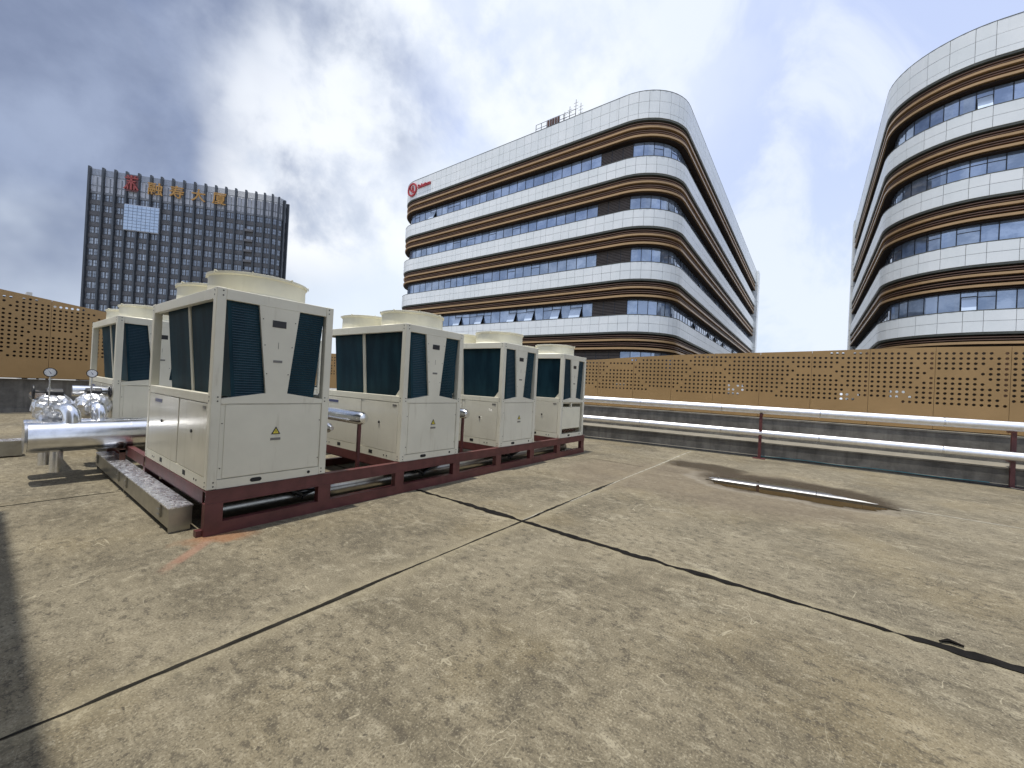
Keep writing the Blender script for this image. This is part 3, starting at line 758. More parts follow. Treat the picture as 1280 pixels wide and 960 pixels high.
# ------------------------------------------------------------------ cable tray (long box) beside the frame
def tray(name, x0, x1, y0, y1, z0, z1, label, axis='y'):
    t = empty(name, (x0, y0, z0)); tag(t, label, 'cable tray')
    L = y1-y0 if axis == 'y' else x1-x0; n = max(1, round(L/2.0))
    for i in range(n):
        a = i/n; b = (i+1)/n; g = .004
        if axis == 'y':
            ya, yb = y0+L*a+g, y0+L*b-g; fixp(MB().box(x0+.003, x1-.003, ya, yb, z0, z1-.012).obj('trough', M['steel'], t), t)
            lid = fixp(MB().box(x0-.004, x1+.004, ya, yb, z1-.012, z1).obj('cover', M['zinc'], t), t)
            lt = MB()
            for yy in (ya+.25, yb-.18):
                lt.box(x0-.012, x0+.0025, yy, yy+.03, z0+.05, z1-.02); lt.tube([(x0-.016, yy-.02, z1-.06), (x0-.02, yy+.05, z1-.06)], .006, 6); lt.tube([(x0-.016, yy-.01, z1-.11), (x0-.02, yy+.05, z1-.11)], .005, 6)
            fixp(lt.obj('latch', M['steel'], t), t)
        else:
            xa, xb = x0+L*a+g, x0+L*b-g; fixp(MB().box(xa, xb, y0+.003, y1-.003, z0, z1-.012).obj('trough', M['steel'], t), t)
            fixp(MB().box(xa, xb, y0-.004, y1+.004, z1-.012, z1).obj('cover', M['zinc'], t), t)
    for i in range(n+1):
        a = min(i/n, .98)+.01
        if axis == 'y': fixp(MB().box(x0+.01, x1-.01, y0+L*a-.02, y0+L*a+.0, 0.001, z0).obj('foot', M['steel'], t), t)
        else: fixp(MB().box(x0+L*a-.02, x0+L*a, y0+.01, y1-.01, 0.001, z0).obj('foot', M['rust'], t), t)
tray('cable_tray', 1.155, 1.345, 4.885, 8.75, .055, .25, 'long shiny metal cable tray with spangled lid on the ground beside the red frame')
tray('cable_tray', -6, .52, 10.45, 10.75, .02, .27, 'dull metal cable tray running off the left edge behind the big silver pipes', 'x')

# ------------------------------------------------------------------ header pipes
def header(y, x0, x1, z, r, label, n=5):
    t = empty('header_pipe', (x0, y, z)); tag(t, label, 'pipe', 'large silver header pipes')
    L = x1-x0
    for i in range(n):
        a, b = x0+L*i/n, x0+L*(i+1)/n
        rr = r+(.0015 if i % 2 else 0)
        fixp(MB().tube([(a+.002, y, z), (b-.002, y, z)], rr, 48, True).obj('jacket_section', M['silver'], t, smooth=True), t)
        if i: fixp(MB().tube([(a-.012, y, z), (a+.012, y, z)], rr+.003, 48, True).obj('seam_band', M['silver'], t, smooth=True), t)
    fixp(MB().tube([(x0-.025, y, z), (x0-.001, y, z)], [r*.97, r+.004], 48).obj('end_cap', M['silver'], t, smooth=True), t)
    return t
h1 = header(8.05, .425, 9.2, .60, .20, 'big shiny silver header pipe, the front one of the two at the left', 9)
h2 = header(8.52, .44, 9.2, .60, .195, 'big shiny silver header pipe just behind the front one', 9)
fixp(MB().tube([(.69, 8.05, .42), (.69, 8.05, .13)], .062, 24).obj('drain_stub', M['silver'], h1, smooth=True), h1)
fixp(MB().tube([(.62, 8.52, .42), (.62, 8.52, .16)], .062, 24).obj('drain_stub', M['silver'], h2, smooth=True), h2)
for i, (x, y) in enumerate(((1.27, 7.92), (3.2, 7.92), (5.6, 7.92))):
    t = MB(); t.box(x, x+.06, y-.10, y-.05, .004, .40); t.box(x, x+.06, 8.72, 8.78, .004, .40); t.box(x, x+.06, y-.10, 8.78, .36, .405)
    tag(t.obj('pipe_support', M['rust']), ['dark steel trestle under the header pipes beside the nearest chiller', 'dark steel trestle under the header pipes behind the gap after the first chiller', 'dark steel trestle under the header pipes behind the third chiller'][i], 'support', 'trestles under the header pipes')
# valve lines
def crumple(c, r, L, seed, axis=(0, 1, 0)):
    rnd = random.Random(seed); mb = MB(); n, m = 17, 9; rows = []
    for i in range(m+1):
        t = i/m; prof = r*(.62+.48*math.sin(math.pi*t)**.6)
        for k_ in range(n):
            a = 2*math.pi*k_/n; q = prof*(1+rnd.uniform(-.12, .10)); mb.v.append((c[0]+q*math.cos(a), c[1]-L/2+L*t+rnd.uniform(-.012, .012), c[2]+q*math.sin(a)))
    for i in range(m):
        for k_ in range(n): a = i*n+k_; b = i*n+(k_+1) % n; mb.f += [(a, b, b+n), (a, b+n, a+n)]
    mb.f += [tuple(range(n)), tuple(range(m*n, m*n+n))]
    return mb
def valve_line(x, yh, side, label, glabel, yend, wlabel, dx=0.0):
    r = .088; zt = .955; t = empty('valve_pipe', (x, yh, .78)); tag(t, label, 'pipe', 'silver riser pipes with wrapped valves')
    pts = [(x, yh, .74), (x, yh, .80)]+[(x+dx*.28*(1-math.cos(a)), yh+.14*(1-math.cos(a)), .80+.15*math.sin(a)) for a in [math.pi/2*i/7 for i in range(1, 8)]]+[(x+dx*.5, yh+.25, .95)]
    x0_ = x; x = x+dx
    fixp(MB().tube(pts, r, 28).obj('elbow', M['silver'], t, smooth=True), t)
    fixp(MB().tube([(x0_+dx*.44, yh+.22, .95), (x, yh+.5, .95), (x, yend, .97)], r, 28).obj('straight_run', M['silver'], t, smooth=True), t)
    fixp(crumple((x, yh+.58, .94), .19, .40, int(x*100)).obj('foil_wrap', M['foil'], t), t)
    v = empty('butterfly_valve', (x, yh+.60, 1.12)); tag(v, wlabel, 'valve', 'black hand-wheel valves')
    b = MB(); b.tube([(x, yh+.60, 1.04), (x, yh+.60, 1.14)], .035, 12); fixp(b.obj('neck', M['black'], v), v)
    b = MB(); b.prism_x([(yh+.52, 1.12), (yh+.70, 1.12), (yh+.71, 1.17), (yh+.67, 1.215), (yh+.55, 1.215), (yh+.51, 1.17)], x-.08, x+.09); fixp(b.obj('gearbox', M['black'], v, bevel=.008), v)
    xe = x+side*.19; fixp(MB().tube([(x+side*.08, yh+.60, 1.165), (xe, yh+.60, 1.165)], .012, 8).obj('shaft', M['screw'], v), v)
    w = MB(); R = .085
    ring = [(xe, yh+.60+R*math.cos(2*math.pi*k_/20), 1.165+R*math.sin(2*math.pi*k_/20)) for k_ in range(21)]; w.tube(ring, .013, 8)
    for k_ in range(4):
        a = math.pi/2*k_+.5; w.tube([(xe, yh+.60, 1.165), (xe, yh+.60+R*math.cos(a), 1.165+R*math.sin(a))], .009, 6)
    fixp(w.obj('hand_wheel', M['black'], v, smooth=True), v)
    gx = x-.08; gy = yh+.12; g = empty('pressure_gauge', (gx, gy, 1.02)); tag(g, glabel, 'gauge', 'round pressure gauges on thin stems')
    s = MB(); s.tube([(gx, gy, 1.0), (gx, gy, 1.40)], .007, 8); s.tube([(gx-.012, gy, 1.22), (gx+.035, gy, 1.225)], .009, 6); s.tube([(gx, gy, 1.20), (gx, gy, 1.26)], .013, 8); fixp(s.obj('stem', M['silver'], g), g)
    n = Vector((-.15, -1, .06)).normalized(); c = Vector((gx, gy, 1.455))
    fixp(MB().tube([c-n*.02, c+n*.022], .062, 28).obj('case', M['black'], g, smooth=True), g)
    d = fixp(MB().tube([c+n*.022, c+n*.025], .052, 28).obj('dial', M['white'], g), g)
    u = Vector((0, 0, 1)); rt = u.cross(n).normalized(); u = n.cross(rt)
    nd = MB()
    a0 = c+n*.027; tip = a0+(u*.8-rt*.5).normalized()*.036; tail = a0-(u*.8-rt*.5).normalized()*.02; sd = (rt*.8+u*.5).normalized()*.0045
    nd.add([tail-sd, tail+sd, tip], [(0, 1, 2)]); fixp(nd.obj('needle', M['blue_label'], g), g)
    ticks = MB()
    for q in range(9):
        a = math.radians(-130+q*32.5); dr = u*math.cos(a)+rt*math.sin(a); tg = u*(-math.sin(a))+rt*math.cos(a)
        A_, B_ = c+n*.0262+dr*.040, c+n*.0262+dr*.048; ticks.add([A_-tg*.0015, A_+tg*.0015, B_+tg*.0015, B_-tg*.0015], [(0, 1, 2, 3)])
    fixp(ticks.obj('tick_marks', M['black'], g), g)
valve_line(.815, 8.05, -1, 'silver pipe elbow rising from the front header, left one with foil-wrapped valve', 'white pressure gauge on a thin stem, the left one', 11.4, 'black valve gearbox with its hand-wheel on the left', -.13)
valve_line(1.13, 8.50, 1, 'silver pipe elbow rising from the rear header, right one next to the back chiller', 'white pressure gauge on a thin stem, the right one against the back chiller', 8.98, 'black valve gearbox with its hand-wheel on the right')
p_ = MB().tube([(.92, 9.3, 1.16), (1.345, 9.3, 1.16)], .085, 24).obj('branch_pipe', M['silver'], smooth=True)
tag(p_, 'short silver branch pipe entering the side of the back row chiller', 'pipe')
p_ = MB().tube([(.86, 12.1, .004), (.86, 12.1, .9)], .03, 8).obj('pipe_post', M['rust']); tag(p_, 'thin rusty post holding the far end of the left valve pipe', 'post')
# branches between the chillers
for i, (x, y, l, l2) in enumerate(((3.28, 4.98, 'silver pipe stub with rounded end between the first and second chillers', 'thin red post under the silver pipe between the first and second chillers'),
                                   (5.50, 5.08, 'silver pipe stub with rounded end between the second and third chillers', 'thin red post under the silver pipe between the second and third chillers'))):
    r = .095; z = 1.03
    pts = [(x, 8.05, z), (x, y+.12, z), (x, y+.05, z), (x, y+.01, z), (x, y, z)]
    p_ = MB().tube(pts, [r, r, r*.93, r*.7, r*.25], 28).obj('branch_pipe', M['silver'], smooth=True)
    tag(p_, l, 'pipe', 'silver pipe stubs between chillers')
    q_ = MB(); q_.tube([(x-.22, 8.05, .86), (x-.22, y+.55, .86), (x-.22, y+.45, .86)], [.07, .07, .03], 20)
    tag(q_.obj('return_pipe', M['silver'], smooth=True), l.replace('silver pipe stub with rounded end', 'thinner silver return pipe under the stub'), 'pipe')
    q_ = MB(); q_.box(x-.02, x+.02, y+.10, y+.14, .004, z-r+.005); q_.box(x-.06, x+.06, y+.08, y+.16, .005, .015)
    tag(q_.obj('pipe_post', M['red_oxide']), l2, 'post', 'red posts under the pipe stubs')

# ------------------------------------------------------------------ wall pipes
def wall_pipe(off, z, r, label, y0=-9, y1=11):
    t = empty('wall_pipe', (13, 0, z)); tag(t, label, 'pipe', 'long bright pipes along the parapet')
    Y = y0; i = 0
    while Y < y1:
        Yb = min(Y+2.2, y1); n = 8
        pts = [(*wall_pt(Y+(Yb-Y)*k_/n, off), z) for k_ in range(n+1)]
        fixp(MB().tube(pts, r+.0012*(i % 2), 28).obj('jacket_section', M['white_jacket'], t, smooth=True), t)
        bx_, by_ = wall_pt(Yb, off); bx2, by2 = wall_pt(Yb-.03, off)
        fixp(MB().tube([(bx_, by_, z), (bx2, by2, z)], r+.004, 28).obj('seam_band', M['silver'], t, smooth=True), t)
        Y = Yb; i += 1
wall_pipe(-.30, 1.30, .10, 'upper of the two long bright silver pipes in front of the bronze screen')
wall_pipe(-.28, .675, .094, 'lower of the two long bright silver pipes along the concrete parapet')
for i, (Y, l) in enumerate(((1.04, 'dark red post holding both wall pipes behind the puddle'), (-3.5, 'dark red post holding both wall pipes at the right edge of the photo'), (6.4, 'dark red post holding both wall pipes beyond the farthest chiller'))):
    x, y = wall_pt(Y, -.33 if i != 1 else -.12); t = empty('pipe_stand', (x, y, 0)); tag(t, l, 'post', 'red posts holding the wall pipes')
    b = MB(); b.box(-.035, -.027, -.035, .035, .01, 1.16); b.box(-.027, .035, -.035, -.028, .01, 1.16); b.box(-.027, .035, .028, .035, .01, 1.16); b.obj('upright', M['red_oxide'], t)
    MB().box(-.13, .13, -.14, .14, .003, .012).obj('base_plate', M['red_oxide'], t)
    for z in (.58, 1.20): MB().box(-.05, .30, -.03, .03, z-.05, z-.003).obj('arm', M['red_oxide'], t)
    if i == 1:
        for z in (.40, .95): MB().box(-.02, .5, -.45, -.37, z-.16, z).obj('bracket', M['red_oxide'], t)
        MB().box(-.02, .06, -.45, -.37, .012, .95).obj('upright', M['red_oxide'], t)
c_ = MB().tube([(*wall_pt(1.0-.2*k_, -.07-.01*math.sin(k_)), .035+.02*abs(math.sin(k_*.37))) for k_ in range(22)], .009, 6).obj('thin_cable', M['teal'], smooth=True)
tag(c_, 'thin teal cable lying along the foot of the low parapet', 'cable')
c_ = MB().tube([(*wall_pt(-2.6-.15*k_, -.12-.0008*(k_**3)), .012) for k_ in range(13)], .014, 6).obj('black_cable', M['rubber'], smooth=True)
tag(c_, 'black cable curving out from the parapet at the right edge', 'cable')

# ------------------------------------------------------------------ stair house just left of the camera (casts the edge shadow)
sh_ = empty('stair_house', (-4, 2, 0)); tag(sh_, 'pale rendered rooftop stair house just outside the left edge, casting the corner shadow', 'building')
fixp(MB().box(-5.5, -.81, -4, 7.12, -.04, 6.3).obj('wall', M['render_wall'], sh_), sh_)
fixp(MB().box(-5.6, -.76, -4.1, 7.16, 6.3, 6.45).obj('roof', M['concrete'], sh_), sh_)

# ------------------------------------------------------------------ curved office buildings
class RPath:
    def __init__(s, corners, r):
        s.seg = []; P = [Vector(c) for c in corners]; cur = P[0]; tot = 0
        for i in range(1, len(P)):
            h = (P[i]-P[i-1]).normalized(); end = P[i]
            if i < len(P)-1: end = P[i]-h*r
            L = (end-cur).length; s.seg.append(('L', tot, L, cur.copy(), h)); tot += L; cur = end
            if i < len(P)-1:
                h2 = (P[i+1]-P[i]).normalized(); c = end+Vector((-h.y, h.x))*r     # left turn
                La = r*math.pi/2; s.seg.append(('A', tot, La, c, h)); tot += La; cur = c+Vector((h2.y, -h2.x))*r
        s.len = tot; s.r = r
    def at(s, q, off=0):
        for k, t0, L, a, h in s.seg:
            if q <= t0+L+1e-6 or (k, t0) == (s.seg[-1][0], s.seg[-1][1]):
                u = q-t0; n = Vector((h.y, -h.x))
                if k == 'L': return a+h*u+n*off
                ang = u/s.r; n2 = Vector((n.x*math.cos(ang)-n.y*math.sin(ang), n.x*math.sin(ang)+n.y*math.cos(ang))); return a+n2*(s.r+off)
    def samples(s, a, b, st=.5):
        out = [a]
        for k, t0, L, _, _ in s.seg:
            if k == 'A':
                n = max(2, int(L/st)); out += [t0+L*i/n for i in range(n+1)]
        return sorted({round(x, 4) for x in out+[b] if a-1e-6 <= x <= b+1e-6})
    def bar(s, a, b, o0, o1, z0, z1, mb=None, st=.5):
        mb = mb or MB(); q = s.samples(a, b, st); base = len(mb.v)
        for x in q:
            i, o = s.at(x, o0), s.at(x, o1); mb.v += [(i.x, i.y, z0), (o.x, o.y, z0), (o.x, o.y, z1), (i.x, i.y, z1)]
        for j in range(len(q)-1):
            for k in range(4): p = base+j*4+k; w = base+j*4+(k+1) % 4; mb.f.append((p, p+4, w+4, w))
        e = base+(len(q)-1)*4; mb.f += [(base, base+1, base+2, base+3), (e+3, e+2, e+1, e)]
        return mb
TOPS = [20.33, 16.13, 11.93, 7.73, 3.53]
def office(name, P, label, louvre, opens, seed, pwid=(.8, .85, .55, .8, .95), wwid=(.95, 1.0, .95, 1.15)):
    root = empty(name, (P.at(P.len/2).x, P.at(P.len/2).y, -12)); tag(root, label, 'building', 'white office blocks with bronze fins')
    rnd = random.Random(seed); fx = lambda o: fixp(o, root)
    def FP(mb, nm, mat): return fx(mb.obj(nm, M[mat], root))
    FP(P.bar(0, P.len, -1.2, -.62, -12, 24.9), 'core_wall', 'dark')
    # roof plate
    q = P.samples(0, P.len); rp = MB(); pts = [P.at(x, -.1) for x in q]; rp.v = [(p.x, p.y, 24.6) for p in pts]; rp.f = [tuple(range(len(pts)))]
    FP(rp, 'roof', 'joint_dark')
    bands = [(23.38, 25.55, [.0, .42, 1.32, 2.17])]+[(t-1.33, t, [0, .68, 1.33]) for t in TOPS]
    panels = []
    brk = [0.0]
    while brk[-1] < P.len: brk.append(brk[-1]+rnd.choice(pwid))
    brk[-1] = P.len
    for bi, (z0, z1, rows) in enumerate(bands):
        FP(P.bar(0, P.len, -.55, -.03, z0+.01, z1-.01), 'band_core', 'joint_dark')
        FP(P.bar(0, P.len, -.5, .03, z1, z1+.05), 'coping', 'olive')
        sh = rnd.uniform(0, .3)
        for a, b in zip(brk, brk[1:]):
            for ra, rb in zip(rows, rows[1:]):
                g = .011; panels.append(P.bar(a+g, b-g, -.02, .02+rnd.uniform(0, .006), z0+ra+g, z0+rb-g, st=.45))
        # fins under the band
        zb = z0; H = min(1.48, 1.48); k = zb-1.48
        FP(P.bar(0, P.len, -.62, -.42, zb-1.50, zb), 'fin_backing', 'fin_back')
        FP(P.bar(0, P.len, -.55, -.10, zb-1.53, zb-1.50), 'soffit', 'fin_back')
        FP(P.bar(0, P.len, -.40, -.02, zb-.13, zb-.004), 'band_lip', 'olive')
        for zz in (.26, .42): FP(P.bar(0, P.len, -.40, -.13, zb-zz-.045, zb-zz), 'thin_fin', 'brown_fin')
        FP(P.bar(0, P.len, -.41, -.03, zb-.72, zb-.57), 'wide_fin', 'bronze')
        for zz in (.88, 1.03): FP(P.bar(0, P.len, -.40, -.13, zb-zz-.045, zb-zz), 'thin_fin', 'brown_fin')
        FP(P.bar(0, P.len, -.41, -.02, zb-1.40, zb-1.24), 'wide_fin', 'bronze')
    pieces(root, 'cladding_panel', panels, M['panel'], 300, 7, 'cladding_panels_far')
    # windows
    panes = []; pale = []; mull = MB(); lv = MB(); lpan = []
    for fi, t in enumerate(TOPS):
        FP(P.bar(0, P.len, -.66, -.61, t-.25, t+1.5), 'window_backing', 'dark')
        s = 0.0; i = 0
        while s < P.len-.2:
            w = rnd.choice(wwid); e = min(s+w, P.len)
            c = P.at((s+e)/2)
            isl = louvre(c, fi)
            if isl:
                mb = MB()
                for zz in range(12): P.bar(s+.03, e-.03, -.60, -.53, t-.1+zz*.125, t-.1+zz*.125+.07, mb)
                lpan.append(mb)
            else:
                op = opens(c, fi, rnd)
                if op:
                    P.bar(s, e, -.605, -.55, t+.98, t+1.03, mull)
                    panes.append(P.bar(s+.03, e-.03, -.60, -.58, t+1.03, t+1.45))
                    a = P.at(s+.06, -.5); b = P.at(e-.06, -.5); nn = (P.at((s+e)/2, 1)-P.at((s+e)/2, 0)).normalized()
                    vs = [(a.x+nn.x*.42, a.y+nn.y*.42, t-.0), (b.x+nn.x*.42, b.y+nn.y*.42, t-.0), (b.x, b.y, t+.96), (a.x, a.y, t+.96)]
                    vs2 = [(x-nn.x*.04, y-nn.y*.04, z) for x, y, z in vs]
                    m2 = MB(); m2.hexa([vs2[0], vs2[1], vs[1], vs[0]], [vs2[3], vs2[2], vs[2], vs[3]]); pale.append(m2)
                else:
                    if rnd.random() < .2: P.bar(s, e, -.60, -.56, t+.92, t+.97, mull)
                    panes.append(P.bar(s+.03, e-.03, -.60, -.575, t-.2, t+1.45))
            P.bar(e-.022, e+.022, -.61, -.55, t-.2, t+1.45, mull); s = e; i += 1
    pieces(root, 'window_pane', panes, M['glass'], 240, 6, 'window_panes_far')
    for p in pale: fx(p.obj('open_sash', M['glass_sky_sheen'], root))
    for p in lpan[:60]: fx(p.obj('louvre_panel', M['louvre'], root))
    tag(fx(mull.obj('mullions', M['mullion'], root)), kind='stuff')
    for ch in root.children: ch.matrix_parent_inverse = Matrix.Translation(-Vector(root.location))
    return root
P1 = RPath([(60, 42.8), (30.7, 42.8), (30.7, 8.85), (87.5, 8.85)], 4.0)
def louv1(c, fi):
    if c.x > 31: return False
    if fi == 4: return 12.0 < c.y < 30
    return 12.0 < c.y < (15.6 if fi == 3 else 14.9)
def op1(c, fi, r):
    if c.x < 30.8 and fi == 3: return any(abs(c.y-y) < .5 for y in (16.4, 18.5, 21.4, 23.8, 27.9, 30.8))
    if c.x < 30.8 and fi == 0: return abs(c.y-36) < .7
    if c.y < 9 and c.x > 40: return r.random() < (.0, .04, .10, .22, .2)[fi]
    return False
b1 = office('office_building', P1, 'large white office block with rounded corner and bronze fins, carrying the red round logo', louv1, op1, 11)
P2 = RPath([(68, -4.0), (36.7, -4.0), (36.7, -46)], 4.6)
def op2(c, fi, r):
    if c.x < 37.3: return (fi == 0 and abs(c.y+8.2) < .55) or (fi == 3 and abs(c.y+7.6) < .55)
    return False
b2 = office('office_building', P2, 'white office block with bronze fins cut off by the right edge of the photo', lambda c, fi: False, op2, 23, (.85, .85, 1.1, 1.3), (.82, .82, 1.15, 1.15))
def fp(o, root): o.matrix_parent_inverse = Matrix.Translation(-Vector(root.location)); return o
# end frames of both blocks
def endframe(root, x0, x1, y0, y1):
    n = 9; zz = [-12]+[25.6-26*(1-i/n)*1.0 for i in range(1, n)]+[25.6]
    fp(MB().box(x0+.05, x1-.05, y0+.05, y1-.05, -12, 25.5).obj('end_core', M['joint_dark'], root), root)
    for a, b in zip(zz, zz[1:]): fp(MB().box(x0, x1, y0, y1, a+.03, b-.03).obj('end_panel', M['panel'], root), root)
endframe(b1, 86.8, 89.3, 8.45, 11.5)
endframe(b2, 68, 69.8, -7.0, -3.85)
fp(MB().box(62, 66, 10.5, 14, 24.6, 27.6).obj('roof_room', M['panel'], b1), b1)
# rooftop railing, unit and aerials near the edge of the first block
rl = MB()
for k_ in range(8): rl.tube([(31.0, 17.6+k_*.6, 25.4), (31.0, 17.6+k_*.6, 26.45)], .03, 5)
rl.tube([(31.0, 17.6, 26.45), (31.0, 21.8, 26.45)], .022, 5); rl.tube([(31.0, 17.6, 26.05), (31.0, 21.8, 26.05)], .022, 5)
fp(rl.obj('roof_railing', M['mullion'], b1), b1)
g = MB(); g.box(30.98, 31.02, 19.2, 20.6, 25.75, 26.5); fp(g.obj('roof_sign_back', M['tower_pale'], b1), b1)
g = MB()
for k_ in range(5): g.box(30.93, 30.97, 19.25+k_*.27, 19.42+k_*.27, 25.85, 26.4)
fp(g.obj('roof_sign_marks', M['rust'], b1), b1)
for y, hh in ((18.2, 1.5), (17.6, 1.9), (18.7, 1.2), (17.1, 1.4)):
    a_ = MB(); a_.tube([(31.0, y, 25.3), (31.0, y, 25.4+hh)], .022, 5)
    for q in range(3): a_.tube([(31.0, y-.22, 25.1+hh-q*.28), (31.0, y+.22, 25.1+hh-q*.28)], .012, 4)
    fp(a_.obj('aerial', M['mullion'], b1), b1)
# round emblem and word on the top band (face X=30.7, seen from -X, reading towards -Y)
def wallm(y, z, x=30.62): return Matrix(((0, 0, -1, x), (-1, 0, 0, y), (0, 1, 0, z), (0, 0, 0, 1)))
em = MB(); yc, zc = 39.2, 24.5
def ring(mb, r0, r1, x0, x1, n=40):
    base = len(mb.v)
    for k_ in range(n):
        a = 2*math.pi*k_/n
        for r, x in ((r0, x0), (r1, x0), (r1, x1), (r0, x1)): mb.v.append((x, yc+r*math.cos(a), zc+r*math.sin(a)))
    for k_ in range(n):
        for j in range(4): p = base+k_*4+j; w = base+k_*4+(j+1) % 4; p2 = base+((k_+1) % n)*4+j; w2 = base+((k_+1) % n)*4+(j+1) % 4; mb.f.append((p, p2, w2, w))
ring(em, .62, .80, 30.52, 30.66); fp(em.obj('emblem_ring', M['red_letter'], b1), b1)
text_mesh('emblem_letters', 'U', .78, .05, M['red_letter'], wallm(39.37, 24.62, 30.6), b1, .03); text_mesh('emblem_letters', 'L', .78, .05, M['red_letter'], wallm(39.02, 24.38, 30.6), b1, .03)
text_mesh('sign_word', 'Solutions', .60, .06, M['red_letter'], wallm(37.1, 24.6, 30.6), b1, .02)
for ch in b1.children: ch.matrix_parent_inverse = Matrix.Translation(-Vector(b1.location))

# ------------------------------------------------------------------ dark tower far left
tw = empty('office_tower', (40, 178, -12)); tag(tw, 'tall dark grey tower with gold characters along its top, at the left', 'building')
A = Vector((20.1, 190.4)); B = Vector((60.5, 158.2)); h = (B-A).normalized(); n_ = Vector((h.y, -h.x)); LT = (B-A).length
colx = [113, 130.5, 145.8, 160, 175.3, 190.6, 203.8, 218, 231.8, 245.3, 258.5, 271.6, 284.3, 296.7, 309.4, 321.9, 332.8, 342.7]
fpath = []
for cx_ in colx:      # columns where their bearings meet the facade line
    d_ = skydir(cx_, 230); t_ = (A.x*h.y-A.y*h.x)/(d_.x*h.y-d_.y*h.x); fpath.append((Vector((d_.x*t_, d_.y*t_)), n_))
B = fpath[-1][0]
cc = B+Vector((-h.y, h.x))*3.5; arc = []
for i in range(1, 4):
    ang = math.radians(28*i); nn = Vector((n_.x*math.cos(ang)-n_.y*math.sin(ang), n_.x*math.sin(ang)+n_.y*math.cos(ang))); arc.append((cc+nn*3.5, nn))
fpath += arc
outline = [p for p, _ in fpath]; back_ = [outline[-1]+Vector((-.5, 1))*10, outline[0]+Vector((.6, .8))*16]
poly = outline+back_; core = MB(); m = len(poly)
core.v = [(p.x, p.y, -12) for p in poly]+[(p.x, p.y, 58.6) for p in poly]
core.f = [tuple(range(m-1, -1, -1)), tuple(range(m, 2*m))]+[(i, (i+1) % m, (i+1) % m+m, i+m) for i in range(m)]
def TP(mb, nm, mat): return fp(mb.obj(nm, M[mat], tw), tw)
TP(core, 'wall', 'tower_wall')
def tbox(mb, i, f0, f1, o0, o1, z0, z1):
    (p, n0), (q, n1) = fpath[i], fpath[i+1]; a = p.lerp(q, f0); b = p.lerp(q, f1); na = n0.lerp(n1, f0).normalized(); nb = n0.lerp(n1, f1).normalized()
    a0, a1, b0, b1_ = a+na*o0, a+na*o1, b+nb*o0, b+nb*o1
    return mb.hexa([(a1.x, a1.y, z0), (b1_.x, b1_.y, z0), (b0.x, b0.y, z0), (a0.x, a0.y, z0)], [(a1.x, a1.y, z1), (b1_.x, b1_.y, z1), (b0.x, b0.y, z1), (a0.x, a0.y, z1)])
wins = []; ntop = len(fpath)-1
for i in range(ntop+1):
    p, nn = fpath[i]; t_ = Vector((-nn.y, nn.x)); mb = MB(); w = .26; a = p-t_*w; b = p+t_*w
    zt = 65.6-(0 if i < 18 else (i-17)*.45)
    o = nn*1.0; mb.hexa([(a+o).to_tuple()+(-12,), (b+o).to_tuple()+(-12,), b.to_tuple()+(-12,), a.to_tuple()+(-12,)], [(a+o).to_tuple()+(zt,), (b+o).to_tuple()+(zt,), b.to_tuple()+(zt,), a.to_tuple()+(zt,)])
    TP(mb, 'column', 'tower_fin')
span = MB(); crown = []; lat = MB()
for i in range(ntop):
    two = i < 17
    for k_ in range(18):
        z1 = 57.0-3.6*k_
        tbox(span, i, .04, .96, 0, .16, z1-3.35, z1-2.15)
        if 3 <= i < 6 and k_ in (1, 2) or i == 14 and k_ > 0: continue
        fr_ = ((.15, .44), (.56, .85)) if two else ((.25, .75),)
        for f0, f1 in fr_:
            mb = MB(); fm = (f0+f1)/2; g = .018
            for (u0, u1) in ((f0, fm-g), (fm+g, f1)):
                for (za, zb) in ((z1-1.85, z1-.98), (z1-.88, z1)): tbox(mb, i, u0, u1, .02, .10, za, zb)
            wins.append(mb)
    if i == 14:
        for k_ in range(1, 14):
            z1 = 57-3.6*k_; mb = MB(); tbox(mb, i, .1, .9, .1, 1.2, z1-2.3, z1-1.5); TP(mb, 'balcony', 'tower_span'); mb = MB(); tbox(mb, i, .2, .55, .02, .1, z1-1.4, z1-.2); tbox(mb, i, .62, .85, .02, .1, z1-1.5, z1-.2); wins.append(mb)
    # crown: pale panels between the columns, open lattice above
    for (za, zb) in ((57.9, 59.6), (60.0, 62.9)):
        for (f0, f1) in ((.1, .46), (.54, .92)):
            mb = MB(); tbox(mb, i, f0, f1, -.2, .0 if za > 58 else .1, za, zb); crown.append(mb)
    tbox(lat, i, .0, 1, .02, .2, 57.2, 57.8); tbox(lat, i, .0, 1, .02, .2, 59.65, 59.95); tbox(lat, i, 0, 1, .02, .2, 62.95, 63.15); tbox(lat, i, .47, .53, .0, .25, 57.8, 62.6)
    for q in range(7): tbox(lat, i, .02, .98, -.1, -.05, 63.3+q*.3, 63.42+q*.3)
    for q in range(1, 10): tbox(lat, i, q/10-.018, q/10+.018, -.12, -.08, 63.1, 65.2)
pieces(tw, 'window', wins, M['tglass'], 300, 2, 'windows_far')
for c_ in crown: TP(c_, 'crown_panel', 'tower_pale')
TP(span, 'spandrels', 'tower_span')['kind'] = 'stuff'; TP(lat, 'crown_lattice', 'tower_mesh')['kind'] = 'stuff'
led = MB(); nx, nz = 8, 8
